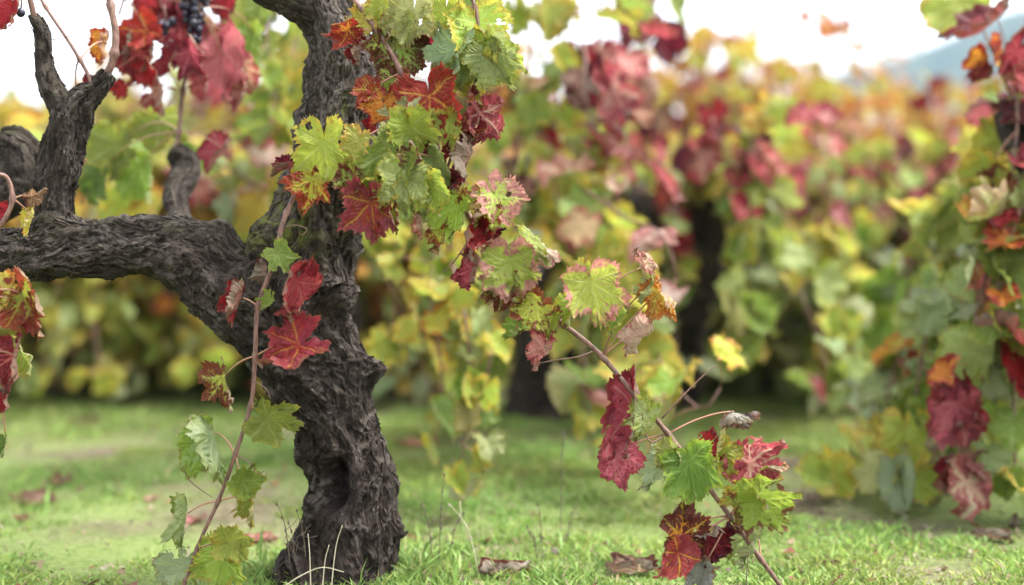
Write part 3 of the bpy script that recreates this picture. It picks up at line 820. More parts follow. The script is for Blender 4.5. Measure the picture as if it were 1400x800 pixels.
for cn, nd, x, y, w, d, tip, yaw, pit, pal, e, fo, cu in [
        (caneF, nF, 188, 38, 66, 2.60, 230, 10, 10, 'RO', .75, .4, .4), (caneF, nF, 182, 80, 80, 2.62, 185, 20, 0, 'CR', .5, .5, .4), (caneF, nF, 240, 42, 78, 2.66, 190, 10, 0, 'CR', .5, .4, .3),
        (caneF, nF, 252, 78, 66, 2.60, 150, 15, 0, 'CR', .5, .5, .4), (caneE, nE, 302, 82, 104, 2.66, 175, -10, 0, 'CP', .3, .5, .4), (caneF, nF, 206, 128, 60, 2.64, 180, 40, 0, 'PK', .5, .6, .3),
        (caneE, nE, 268, 52, 56, 2.68, 200, 30, 0, 'CP', .4, .5, .4), (caneE, nE, 322, 128, 50, 2.70, 190, 40, 0, 'PK', .4, .5, .4), (caneF, nF, 222, 84, 46, 2.6, 210, 40, 0, 'M', .4, .5, .4),
        (caneF, nF, 270, 118, 44, 2.66, 170, 30, 0, 'CP', .4, .5, .4), (caneE, nE, 338, 56, 60, 2.75, 190, 20, 0, 'G', .3, .4, .3), (caneF, nF, 166, 62, 46, 2.6, 190, 45, 0, 'M', .4, .6, .4),
        (caneF, nF, 196, 98, 44, 2.6, 160, 30, 0, 'R', .4, .5, .4), (caneE, nE, 352, 10, 70, 2.8, 190, 10, 0, 'G', .3, .4, .3),
        (caneF, nF, 290, 206, 60, 2.72, 215, 50, 0, 'CR', .3, .6, .3), (caneE, nE, 240, 8, 64, 2.66, 170, 0, 0, 'CR', .3, .4, .3), (caneF, nF, 162, 124, 34, 2.6, 200, 20, 0, 'R', .4, .4, .3),
        (caneE, nE, 330, 100, 60, 2.72, 160, 20, 0, 'PK', .5, .4, .3), (caneE, nE, 200, 5, 60, 2.66, 160, 20, 0, 'R', .5, .4, .3), (caneE, nE, 302, -4, 60, 2.7, 190, 20, 0, 'R', .5, .4, .3),
        (caneF, nF, 150, 205, 86, 2.85, 185, 10, 0, 'G', .3, .3, .3), (caneF, nF, 176, 240, 76, 2.85, 170, 30, 0, 'G', .2, .3, .3), (caneF, nF, 128, 246, 70, 2.9, 190, 20, 0, 'DG', .3, .3, .3),
        (caneF, nF, 215, 170, 80, 2.85, 130, 20, 0, 'G', .4, .3, .3)]:
    L(cn, nd, x, y, w, d, tip, yaw, pit, pal, e, fold=fo, curl=cu, res=(10, 90))
grape_bunch(caneE, P(266, -6, 2.65), 46, .085, .026, rng, label='dark grape bunch hanging at the top')
grape_bunch(caneF, P(225, 28, 2.64), 7, .022, .016, rng, label='small remnant of a grape bunch')
grape_bunch(caneG, P(28, 10, 2.27), 2, .012, .006, rng)
grape_bunch(caneB, P(524, 292, 2.2), 3, .018, .012, rng, label='last few dark berries')


def twig(parent, pts, r=.0009, n=20):
    c = crom(pc(pts), n); v, f = tube(c, np.linspace(r * 1.3, r * .6, n), 5)
    return MB().add(v, f).build('tendril', CANE, parent, origin=c[0])


twig(caneB, [(905, 572, 2.22), (930, 545, 2.22), (955, 520, 2.22), (978, 500, 2.22)], .0013)
twig(caneB, [(812, 480, 2.23), (790, 488, 2.22), (762, 492, 2.22), (735, 497, 2.21)], .001)
twig(caneB, [(905, 598, 2.23), (890, 605, 2.22), (882, 590, 2.22), (878, 565, 2.21)], .0013)
twig(caneB, [(640, 330, 2.21), (628, 348, 2.2), (615, 364, 2.2), (606, 372, 2.2)], .0013)
twig(caneA, [(322, 622, 2.2), (340, 632, 2.19), (352, 648, 2.18), (362, 644, 2.17), (364, 652, 2.18), (358, 650, 2.18)], .0008)
twig(caneA, [(345, 520, 2.2), (362, 530, 2.19), (370, 545, 2.18)], .0009)
twig(caneA, [(250, 640, 2.2), (262, 660, 2.2), (290, 680, 2.2)], .001)
twig(caneA, [(388, 312, 2.23), (405, 308, 2.22), (420, 314, 2.21), (412, 322, 2.21), (408, 316, 2.2)], .0009)
twig(caneD, [(70, 55, 2.31), (95, 50, 2.3), (112, 55, 2.3), (122, 48, 2.3)], .0007)

# ------------------------------------------------------------------ other vines
LODS = {}


def lod(nr, nphi, count=18):
    key = (nr, nphi)
    if key not in LODS:
        r = np.random.default_rng(nr * 100 + nphi)
        LODS[key] = [leaf_local(nr, nphi, r, r.uniform(0, .7), r.uniform(-.2, .5), r.uniform(0, .7), r.uniform(0, .6), r.uniform(.5, 1.4), r.uniform(-.5, .5), r.uniform(.4, 1.1))
                     for _ in range(count)]
    return LODS[key], leaf_faces(nr, nphi)


def pick(weights, rng):
    k = list(weights); p = np.array([weights[q] for q in k], float)
    return k[rng.choice(len(k), p=p / p.sum())]


# colour families of the rows' foliage, from low on the vine to high
MIX = dict(
    green=[dict(G=4, YG=4, DG=1, PG=3, YR=1), dict(G=3, YG=4, PG=3, R=.4, YR=1), dict(YG=4, G=2, PG=1, YP=1)],
    gold=[dict(YG=5, G=1, Y=2, PG=3), dict(YG=4, Y=5, YO=2, CM=1, CR=.5), dict(Y=6, YO=4, OR=.7, YG=1, CM=1.5)],
    mixed=[dict(G=4, YG=5, GG=3, PG=3, CR=.6), dict(CR=4, M=1.5, YG=3, PG=2, Y=2, R=1, PK=2), dict(Y=5, YO=4, OR=1, YG=2, CM=1.5, PK=.5)],
    red=[dict(G=4, YG=4, GG=2, PG=2, R=1), dict(CR=3, R=1, M=1, G=2, YG=3, PK=1), dict(R=2, CR=3, M=1.5, OR=1.5, YG=2, Y=1, PK=2)],
    yellow=[dict(YG=6, Y=2, PG=3, OR=.8), dict(YG=5, Y=4, PG=2, OR=.4), dict(YG=3, Y=4, YO=2, PK=1, CM=1)],
    front=[dict(G=4, YG=4, GG=3, PG=3, CR=.4), dict(G=2, YG=4, PG=3, CR=1.5, R=.8, PK=.5), dict(CR=4, R=1, PK=2, M=1.5, CP=1.5, YG=2.5, Y=2, PG=1)],
    hero_back=[dict(YG=5, PG=3, G=2), dict(YG=5, G=2, Y=1, PG=2, PK=.6), dict(G=4, YG=5, R=.6, BR=.6, Y=1, CR=.6)])


def leaf_at(p, out, size, rng, lods, faces):
    v, lp, lv, le = lods[rng.integers(len(lods))]
    n = unit(out * [.9, .9, .4] + np.array([0, 0, .55]) + rng.normal(0, .45, 3))
    tip = unit(np.array([0, 0, -1.0]) + out * .5 + rng.normal(0, .35, 3)); tip = unit(tip - n * np.dot(tip, n)); x = np.cross(tip, n)
    w = p + (v * size / 1.6) @ np.stack([x, tip, n])
    return w, lp + [0, 0, rng.uniform(0, 60)], lv, le


def grow_vine(label, bx, by, mix, seed, head=.62, ncane=30, nleaf=17, clen=1.15, size=.115, lods=(3, 28), own=0, spread=1.0, tr=.06, lean=(0, 0),
              trunk_rows=None, arm_rows=None, extra=(), leafmin=.08, topz=None, sag=(.4, 2.1), skirt=0):
    rng = np.random.default_rng(seed)
    base = np.array([bx, by, float(ground_z(np.array(bx), np.array(by)))])
    root = empty('grapevine', base, label, 'grapevine', 'grapevines of the vineyard')
    if trunk_rows is None:
        pts = []
        for q in np.linspace(-.06, 1, 7):
            pts.append((bx + lean[0] * q + rng.normal(0, .02), by + lean[1] * q + rng.normal(0, .02), base[2] + head * q, tr * (1.25 - .4 * q + .25 * (q > .8))))
        trunk_rows = pts
    woody('trunk', root, trunk_rows, 90, 48, seed, 1.3, 30, .1, roots=3)
    top = np.array(trunk_rows[-1][:3])
    tips = []
    if arm_rows is None:
        arm_rows = []
        na = 4
        for i in range(na):
            a = 2 * np.pi * (i + rng.uniform(-.25, .25)) / na; L_ = rng.uniform(.22, .34)
            dd = np.array([math.cos(a), math.sin(a), 0])
            arm_rows.append([(*(top - [0, 0, .06]), tr * .8), (*(top + dd * L_ * .4 + [0, 0, .02]), tr * .62), (*(top + dd * L_ * .8 + [0, 0, .09]), tr * .52),
                             (*(top + dd * L_ + [0, 0, .2]), tr * .36)])
    for i, r in enumerate(arm_rows):
        woody('arm', root, r, 50, 36, seed + 7 * i + 1, 1.2, 12, .1); tips.append(np.array(r[-1][:3]))
    lo, fc = lod(*lods)
    cand = []
    lines = []
    for i in range(ncane):
        p0 = tips[i % len(tips)] + rng.normal(0, .02, 3)
        o2 = unit(np.array([p0[0] - top[0], p0[1] - top[1], 0]) + rng.normal(0, .18, 3) * [1, 1, 0])
        out = unit(o2 * spread * rng.uniform(.35, 1.1) + np.array([0, 0, rng.uniform(.3, 1.3)]))
        L_ = clen * rng.uniform(.65, 1.25); g = rng.uniform(*sag)
        q = np.linspace(0, 1, 9)[:, None]
        pts = p0 + out * L_ * q + np.array([0, 0, -1.0]) * g * L_ * .75 * q ** 2.2 + rng.normal(0, .02, (9, 3)) * q
        pts[:, 2] = np.maximum(pts[:, 2], .10 + .1 * rng.random())
        lines.append((pts, nleaf, None, leafmin))
    if topz and lines:
        hi = np.sort(np.concatenate([q[0][:, 2] for q in lines]))[-12]; z0 = top[2] - .1
        k = np.clip((topz - z0) / (hi - z0), .5, 1.5)
        for q in lines: q[0][:, 2] = np.where(q[0][:, 2] > z0, z0 + (q[0][:, 2] - z0) * k, q[0][:, 2])
    for i in range(skirt):                                 # shoots that fall straight to the grass
        a = 2 * np.pi * (i + rng.uniform(-.4, .4)) / skirt; rr = rng.uniform(.25, .62); o3 = np.array([math.cos(a), math.sin(a), 0])
        p0 = top + o3 * .12; zz = base[2]
        lines.append((np.array([p0, p0 + o3 * rr * .6 + [0, 0, .12], [*(base + o3 * rr)[:2], zz + .38], [*(base + o3 * rr * 1.08)[:2], zz + .22], [*(base + o3 * rr * 1.15)[:2], zz + .09]]), 19, None, .15))
    for e in extra: lines.append((e[0], e[1], e[2], .02, e[3] if len(e) > 3 else size))
    for pts, nl, emix, lm, *zs in lines:
        lsz = zs[0] if zs else size
        co, c, nd = cane('cane', root, pts, .0042, .0022, rng, 26, wob=.003)
        for q in np.linspace(lm, 1, nl):
            p = c[min(25, int(q * 25))]
            o = unit(np.array([p[0] - top[0], p[1] - top[1], .05]) * [1, 1, 0] + rng.normal(0, .5, 3) * [1, 1, .4])
            if emix: o = unit(np.array([0, -.7, .0]) + rng.normal(0, .6, 3))
            pp = p + o * rng.uniform(.02, .085) + [0, 0, rng.uniform(-.03, .02)]
            pp[2] = max(pp[2], .07)
            h = np.clip((pp[2] - .25) / (1.15 if not topz else max(.75, topz - .2)), 0, .999) + rng.normal(0, .09)
            wts = emix or MIX[mix][int(np.clip(h, 0, .999) * 3)]
            cand.append((pp, o, lsz * rng.uniform(.6, 1.2), pick(wts, rng), co, p))
    dist = [np.linalg.norm((q[0] - CAM)) / q[2] for q in cand]
    order = np.argsort(dist) if own else range(len(cand))
    mb = MB(); nrest = 0
    for rank, i in enumerate(order):
        pp, o, sz, pal, co, p = cand[i]
        w, lp, lv, le = leaf_at(pp, o, sz, rng, lo, fc)
        at = paint(pal, rng, len(w))
        if rank < own:
            m1 = MB().add(w, fc, 0, lp=lp, lv=lv, le=le, **at)
            pv, pf = tube(petiole_pts(p, w[0], rng, 5), .0013, 5); m1.add(pv, pf, 1)
            m1.build('leaf', [LEAF, PETI], co, origin=w[0])
        else:
            mb.add(w, fc, 0, lp=lp, lv=lv, le=le, **at); nrest += 1
            pv, pf = tube(petiole_pts(p, w[0], rng, 4), .0013, 4, False); mb.add(pv, pf, 1)
    if nrest:
        o = mb.build('foliage', [LEAF, PETI], root)
        if own: o['kind'] = 'stuff'
    return root


def rowp(lst): return px_rows(lst)


def bx(px, py):
    g = G(px, py); return g[0], g[1]


# the vine at the right edge, close behind the plane of focus
x0, y0 = bx(1590, 705)
REDS, GRN = dict(R=1.2, CR=2, OR=1, M=.8, YR=1.5, YG=2, PK=1.5, CM=1), dict(G=4, GG=2, YG=3, PG=2, DG=1)
RV = [(pc([(1500, 260, 3.0), (1430, 200, 2.95), (1400, 160, 2.95), (1365, 90, 2.95), (1325, -5, 2.98)]), 13, REDS),
      (pc([(1500, 200, 3.0), (1420, 120, 2.9), (1375, 60, 2.9), (1390, 130, 2.85), (1385, 250, 2.82)]), 14, REDS),
      (pc([(1480, 150, 3.1), (1400, 130, 3.05), (1375, 160, 3.0), (1350, 230, 3.0), (1335, 330, 3.0)]), 13, dict(R=1, CR=1, M=.5, YG=3, G=2, CM=1)),
      (pc([(1500, 330, 2.95), (1400, 300, 2.9), (1360, 340, 2.85), (1335, 430, 2.82), (1325, 500, 2.8)]), 18, dict(G=4, YG=3, PG=1, OR=.6)),
      (pc([(1335, 500, 2.82), (1318, 540, 2.8), (1312, 580, 2.8), (1310, 620, 2.8), (1300, 650, 2.8)]), 9, dict(CR=3, YRX=2, YR=2, PK=1)),
      (pc([(1500, 330, 2.95), (1420, 330, 2.85), (1310, 370, 2.95), (1270, 450, 3.0), (1250, 550, 3.0), (1235, 680, 2.95)]), 18, GRN),
      (pc([(1500, 330, 3.05), (1400, 360, 3.2), (1290, 400, 3.2), (1230, 480, 3.2), (1200, 590, 3.15), (1130, 660, 3.05), (1090, 700, 3.0)]), 17, dict(G=3, YG=3, YO=2, PK=.6, OR=1)),
      (pc([(1500, 330, 2.9), (1430, 380, 2.8), (1395, 470, 2.8), (1385, 560, 2.8), (1390, 660, 2.8)]), 14, dict(G=4, YG=2, OR=1, R=1, DG=1)),
      (pc([(1500, 250, 2.9), (1440, 280, 2.8), (1370, 300, 2.8), (1365, 400, 2.78), (1360, 470, 2.78)]), 14, dict(G=2, YG=3, OR=2, YO=1, R=1)),
      (pc([(1500, 300, 3.2), (1420, 300, 3.3), (1330, 330, 3.35), (1290, 420, 3.3), (1290, 520, 3.3), (1280, 600, 3.2)]), 17, GRN),
      (pc([(1500, 330, 3.2), (1400, 300, 3.3), (1300, 290, 3.4), (1250, 350, 3.4), (1235, 450, 3.4), (1225, 560, 3.35)]), 20, GRN),
      (pc([(1500, 330, 3.1), (1400, 380, 3.1), (1310, 420, 3.15), (1270, 500, 3.1), (1262, 620, 3.05)]), 20, dict(G=4, YG=3, GG=2, PG=2, R=.8)),
      (pc([(1500, 330, 2.95), (1420, 400, 2.85), (1360, 470, 2.85), (1340, 560, 2.85), (1345, 650, 2.85)]), 18, dict(G=4, YG=4, GG=2, PG=2), .10),
      (pc([(1500, 260, 2.95), (1420, 240, 2.9), (1370, 280, 2.88), (1350, 360, 2.86), (1345, 430, 2.85)]), 16, dict(G=4, YG=4, GG=1, PG=2, OR=.4), .10),
      (pc([(1500, 330, 3.3), (1380, 330, 3.4), (1270, 330, 3.5), (1210, 420, 3.5), (1195, 520, 3.4), (1190, 620, 3.3)]), 20, GRN, .10),
      (pc([(1500, 250, 3.2), (1420, 220, 3.2), (1360, 210, 3.2), (1320, 260, 3.2), (1300, 380, 3.2)]), 18, dict(G=3, YG=4, GG=1, PG=2, CR=.8)),
      (pc([(1500, 300, 3.2), (1440, 350, 3.2), (1380, 420, 3.2), (1350, 520, 3.2), (1345, 620, 3.2)]), 15, GRN)]
grow_vine('green and red grapevine at the right edge, nearest behind the old vine', x0, y0, 'red', 301, ncane=0, nleaf=14, clen=.55, lods=(6, 64), own=100, extra=RV, tr=.055, size=.112)

# the vine hidden by the old trunk: only its blurred canopy shows on both sides
x0, y0 = bx(455, 625)
GB, GR = dict(G=4, YG=4, DG=1.5, Y=.5), dict(G=2, YG=2, BR=1, M=1, R=1, OR=1)
BV = [(pc([(450, 320, 3.7), (350, 180, 3.7), (270, 110, 3.6), (300, 40, 3.6), (330, -40, 3.6)]), 18, dict(CM=2, PK=3, CP=2, YG=2, Y=1)),
      (pc([(450, 330, 3.7), (300, 250, 3.5), (200, 260, 3.4), (120, 210, 3.4), (60, 180, 3.4)]), 14, dict(G=2, YG=3, Y=2, PK=1, CM=1)),
      (pc([(450, 330, 3.6), (405, 200, 3.45), (372, 80, 3.4), (362, -60, 3.4)]), 24, GB),
      (pc([(450, 330, 3.6), (330, 240, 3.4), (210, 190, 3.2), (140, 200, 3.1), (110, 280, 3.1)]), 13, GB),
      (pc([(450, 320, 3.6), (400, 150, 3.6), (400, 20, 3.6), (330, -60, 3.5), (360, 20, 3.3), (382, 190, 3.3)]), 26, GB),
      (pc([(450, 320, 3.6), (520, 170, 3.6), (480, 60, 3.6), (520, -60, 3.6)]), 10, GB),
      (pc([(450, 330, 3.7), (560, 240, 3.7), (650, 180, 3.7), (720, 160, 3.7), (740, 260, 3.7)]), 13, GB),
      (pc([(450, 330, 3.5), (430, 250, 3.5), (330, 300, 3.5), (300, 380, 3.5)]), 8, GB)]
grow_vine('grapevine hidden behind the old trunk, its blurred green canopy showing left of the upper limb', x0, y0, 'green', 310, head=.55, ncane=0, lods=(6, 64), own=80, extra=BV, tr=.05,
          arm_rows=[rowp([(455, 400, 50, 3.6), (452, 370, 44, 3.6), (450, 340, 34, 3.6)])])

# the two vines just behind the arching cane
x0, y0 = bx(742, 578)
MV = [(pc([(760, -120, 3.9), (768, 20, 3.7), (762, 130, 3.6), (757, 230, 3.55), (772, 320, 3.55), (800, 420, 3.55)]), 12, dict(YG=3, G=2, R=1, M=1, BR=1, CM=1)),
      (pc([(560, 250, 3.6), (600, 300, 3.2), (625, 380, 3.0), (640, 460, 2.92), (642, 540, 2.9), (634, 600, 2.9), (626, 670, 2.9)]), 26, dict(YG=6, G=2, Y=1.5, PG=2), .088),
      (pc([(640, 250, 3.6), (600, 320, 3.2), (590, 400, 3.05), (600, 480, 3.0), (612, 560, 3.0)]), 17, dict(YG=6, G=1, PG=2, Y=1), .088),
      (pc([(700, 260, 3.6), (670, 330, 3.2), (672, 420, 3.05), (668, 500, 3.0), (660, 560, 3.0)]), 17, dict(YG=5, G=3, PG=2), .088),
      (pc([(620, 250, 3.7), (560, 300, 3.4), (530, 360, 3.3), (545, 440, 3.3), (560, 500, 3.3)]), 13, dict(YG=5, Y=3, PG=1), .09),
      (pc([(470, 330, 3.4), (520, 340, 3.3), (540, 400, 3.3), (565, 470, 3.3), (590, 540, 3.3)]), 7, dict(YG=4, Y=2)),
      (pc([(800, 60, 3.6), (800, 100, 3.4), (795, 150, 3.35), (840, 170, 3.3), (865, 210, 3.3)]), 8, dict(M=2, CR=2, PK=3, BR=1)),
      (pc([(800, 260, 3.4), (860, 300, 3.2), (905, 320, 3.1), (925, 380, 3.1)]), 6, dict(CM=3, PK=1, YG=2)),
      (pc([(740, 240, 3.6), (700, 270, 3.5), (680, 320, 3.5), (665, 420, 3.5), (655, 520, 3.5)]), 13, dict(G=3, YG=4, PG=1)),
      (pc([(820, 300, 3.6), (850, 400, 3.3), (890, 470, 3.2), (920, 520, 2.95), (960, 560, 2.85), (985, 530, 2.85)]), 17, dict(YG=5, G=2, PG=1, Y=1)),
      (pc([(780, 330, 3.6), (790, 430, 3.4), (800, 500, 3.3), (805, 570, 3.3), (810, 630, 3.3)]), 11, dict(YG=4, G=3, PK=.5)),
      (pc([(690, -70, 3.4), (740, 10, 3.4), (800, 20, 3.4), (840, 0, 3.4), (880, 60, 3.4)]), 11, dict(R=2, CR=1, M=.7, G=3, BR=1, YG=3)),
      (pc([(600, -60, 3.6), (660, -10, 3.5), (720, 40, 3.5), (720, 120, 3.5), (700, 230, 3.5)]), 12, dict(R=1, OR=1, BR=1, G=3, YG=2)),
      (pc([(860, -40, 3.8), (900, 30, 3.8), (860, 100, 3.7), (830, 230, 3.6)]), 12, dict(CR=2, M=2, PK=1, G=1, BR=1)),
      (pc([(640, 100, 3.9), (660, 60, 3.7), (690, 100, 3.6), (700, 190, 3.5), (715, 270, 3.5)]), 13, dict(G=3, YG=2, BR=1, R=.6))]
grow_vine('yellow green grapevine right behind the arching cane, its trunk low in the gap', x0, y0, 'hero_back', 302, ncane=13, nleaf=17, clen=.95, lods=(6, 64), own=100, extra=MV,
          trunk_rows=rowp([(738, 600, 92, 4.45), (736, 560, 84, 4.45), (742, 500, 78, 4.45), (750, 440, 74, 4.45), (752, 385, 86, 4.45)]), tr=.07)
x0, y0 = bx(930, 556)
grow_vine('grapevine with a dark forked head showing behind the arching cane', x0, y0, 'front', 303, topz=.86, skirt=7, ncane=24, sag=(.6, 2.8), nleaf=16, clen=1.0, lods=(5, 48), own=60, tr=.08,
          trunk_rows=rowp([(925, 575, 66, 4.75), (925, 540, 62, 4.7), (928, 470, 60, 4.55), (936, 410, 76, 4.4), (945, 375, 82, 4.32)]),
          arm_rows=[rowp([(942, 390, 78, 4.33), (960, 335, 66, 4.25), (963, 290, 56, 4.2), (956, 250, 40, 4.2)]), rowp([(942, 390, 74, 4.33), (905, 340, 62, 4.22), (874, 290, 54, 4.15), (842, 256, 40, 4.15)]),
                    rowp([(945, 380, 60, 4.4), (975, 360, 48, 4.7), (1010, 330, 40, 4.95), (1030, 280, 30, 5.1)])])

FAR = [
    # label, px and row of the base, mix, head, clen, options
    ('pale yellow grapevine on the left behind the wooden stake, its low shoots near the grass', 95, 536, 'yellow', .42, .85, dict(nleaf=20, ncane=36, tr=.03, sag=(.8, 3.2))),
    ('grapevine with dark trunk beside the wooden stake', 268, 522, 'gold', .62, 1.0, dict(tr=.12, ncane=28, sag=(.6, 2.6))),
    ('grapevine glimpsed past the left side of the black trunk, behind the hanging cane', 420, 520, 'yellow', .5, 1.0, dict(ncane=28, sag=(.8, 3))),
    ('yellow grapevine seen between the black trunk and the hanging yellow shoot', 575, 525, 'yellow', .5, 1.0, dict(ncane=30, sag=(.8, 3))),
    ('red and yellow grapevine left of centre in the right half, leaves down to the grass', 1080, 534, 'front', .45, 1.0, dict(own=60, ncane=50, sag=(.8, 3.2))),
    ('red and green grapevine just left of the vine at the right edge', 1250, 536, 'front', .45, 1.0, dict(own=60, ncane=50, sag=(.8, 3.2))),
    ('green grapevine with a red crest, middle one of the low right group', 1168, 528, 'front', .45, 1.0, dict(own=40, ncane=34, sag=(.8, 3.2))),
    ('low yellow green grapevine under the left arm, left of the wooden stake', 160, 530, 'yellow', .42, .85, dict(tr=.03, ncane=26, sag=(.8, 3.2))),
    ('low yellow green grapevine seen through the gap right of the black trunk', 500, 532, 'yellow', .42, .85, dict(tr=.03, ncane=24, sag=(.8, 3.2))),
    ('orange yellow grapevine at the far left edge', -40, 500, 'gold', .6, 1.1, {}),
    ('green grapevine showing between the left arm and the red leaves above it', 190, 478, 'green', .65, 1.15, {}),
    ('grapevine with peach coloured top behind the upper left red leaves', 330, 478, 'gold', .65, 1.15, {}),
    ('green grapevine beside the upper limb of the old trunk', 445, 480, 'green', .65, 1.2, {}),
    ('second row grapevine behind the tall reddish cane', 690, 480, 'red', .65, 1.25, {}),
    ('second row maroon grapevine right of the tall reddish cane', 850, 482, 'mixed', .7, 1.35, {}),
    ('gold topped grapevine rising into the gap of sky right of centre', 1010, 478, 'mixed', .7, 1.3, {}),
    ('gold and maroon grapevine below the hill, left one', 1150, 482, 'gold', .65, 1.15, {}),
    ('gold and maroon grapevine below the hill, right one', 1270, 486, 'gold', .62, 1.05, {}),
    ('second row grapevine hidden mostly by the vine at the right edge', 1430, 490, 'red', .65, 1.2, {}),
    ('third row grapevine at the left edge under pale sky', 20, 440, 'gold', .65, 1.1, {}),
    ('third row grapevine behind the old vine\'s left head', 150, 436, 'gold', .65, 1.1, {}),
    ('third row grapevine with orange leaves above the left arm', 290, 440, 'gold', .7, 1.2, {}),
    ('third row grapevine behind the upper trunk', 400, 436, 'yellow', .7, 1.3, {}),
    ('third row grapevine behind the red and green leaf cluster', 560, 438, 'yellow', .7, 1.3, {}),
    ('third row grapevine behind the tall reddish cane', 720, 436, 'red', .7, 1.3, {}),
    ('third row grapevine with pinkish top right of the tall reddish cane', 860, 438, 'red', .7, 1.4, {}),
    ('third row golden grapevine under the brightest sky', 985, 436, 'gold', .7, 1.3, {}),
    ('third row golden grapevine with one tall shoot', 1085, 440, 'gold', .7, 1.25, {}),
    ('third row golden grapevine in front of the hill', 1195, 436, 'gold', .65, 1.1, {}),
    ('third row grapevine beneath the hill near the right vine', 1310, 440, 'mixed', .65, 1.1, {}),
    ('farthest row grapevine behind the left arm', 230, 414, 'gold', .7, 1.2, {}),
    ('farthest row grapevine left of the old trunk', 350, 412, 'gold', .7, 1.2, {}),
    ('farthest row grapevine under the leaf cluster', 640, 412, 'yellow', .7, 1.3, {}),
    ('farthest row golden grapevine at centre right', 930, 412, 'gold', .7, 1.3, {}),
    ('farthest row golden grapevine left of the hill', 1060, 414, 'gold', .7, 1.3, {}),
    ('farthest row golden grapevine in line with the hill', 1160, 412, 'gold', .7, 1.2, {}),
    ('farthest row grapevine by the foot of the hill', 1250, 414, 'gold', .7, 1.2, {}),
    ('farthest row grapevine at the left edge', 70, 412, 'gold', .7, 1.2, {}),
]
for i, (lab, px, py, mix, hd, cl, op) in enumerate(FAR):
    x0, y0 = bx(px, py)
    kw = dict(ncane=22, nleaf=20, lods=(3, 28) if y0 < 8 else (2, 20), size=.105)
    kw.update(op)
    ty = np.interp(px, [-100, 100, 250, 330, 400, 700, 880, 950, 1010, 1075, 1110, 1150, 1210, 1310, 1450],
                   [165, 180, 115, 60, 0, 0, 20, 60, 95, 80, 60, 145, 170, 190, 110])
    if y0 < 6: ty = max(ty, 222); kw['skirt'] = 16
    kw['topz'] = CAMZ + (HOR - ty) / F * y0
    grow_vine(lab, x0, y0, mix, 400 + i * 13, head=hd, clen=cl, **kw)

# ------------------------------------------------------------------ grass
def make_grass():
    rng = np.random.default_rng(3); n = 430000
    y = 1.75 + (rng.random(n) ** 1.5) * 8.5
    x = (rng.random(n) * 2 - 1) * (y * .46 + .35)
    patch = fbm(x * 1.9 + 33.4, y * 1.6 + 5, 2, 3) + .45 * vn(x * 9, y * 9, 5)
    row = np.exp(-((y - 4.9) / .5) ** 2) * .5 + np.exp(-((y - 2.8) / .22) ** 2) * (x > .85) * .6
    keep = patch - row * .7 > -.38 + rng.normal(0, .16, n)
    x, y, patch = x[keep], y[keep], patch[keep]; n = len(x)
    m = 3800; ta = rng.uniform(0, 6.283, m); tr_ = .085 + rng.gamma(1.6, .035, m)          # taller tufts round the trunk foot
    x = np.concatenate([x, VB[0] + np.cos(ta) * tr_]); y = np.concatenate([y, VB[1] + .05 + np.sin(ta) * tr_]); patch = np.concatenate([patch, np.zeros(m)]); n = len(x)
    z = ground_z(x, y) - .004
    h = rng.uniform(.005, .015, n) * (1 + .5 * np.clip(patch, -.5, 1)) * (1 + 1.2 * (rng.random(n) < .02))
    h *= 1 + 1.3 * np.clip(vn(x * 11, y * 11, 8) - .1, 0, 1) ** 1.5
    h[-m:] *= rng.uniform(1.2, 2.6, m)
    w = rng.uniform(.0014, .0034, n) * (1 + .12 * (y - 2))
    a = rng.uniform(0, 6.283, n); ln = rng.uniform(.2, 1.5, n) * h; b = rng.uniform(0, 6.283, n)
    dx, dy = np.cos(a) * w, np.sin(a) * w; lx, ly = np.cos(b) * ln, np.sin(b) * ln
    o = np.stack([x, y, z], -1); D = np.stack([dx, dy, 0 * dx], -1); Lm = np.stack([lx * .35, ly * .35, h * .6], -1); Lt = np.stack([lx, ly, h], -1)
    v = np.stack([o - D * .6, o + D * .6, o + Lm + D, o + Lm - D, o + Lt], 1).reshape(-1, 3)
    k = np.arange(n) * 5
    q = np.stack([k, k + 1, k + 2, k + 3], -1); t = np.stack([k + 3, k + 2, k + 4], -1)
    c = np.array([.19, .295, .072]) * (1 + rng.normal(0, .18, (n, 1))) + rng.random((n, 1)) ** 3 * np.array([.14, .08, .02])
    c *= (1 + .22 * vn(x * 5, y * 5, 4))[:, None] * np.stack([1 + .15 * vn(x * 3, y * 3, 9), 0 * x + 1, 0 * x + 1], 1)
    dry = rng.random(n) < .05; c[dry] = np.array([.38, .31, .18]) * rng.uniform(.6, 1.1, (dry.sum(), 1))
    gc = np.repeat(np.concatenate([np.clip(c, .01, .8), np.ones((n, 1))], 1), 5, 0)
    tag(MB().add(v, [q, t], 0, gc=gc).build('grass', GRASS), 'short bright green grass growing between the vine rows', 'grass', kind='stuff')


make_grass()


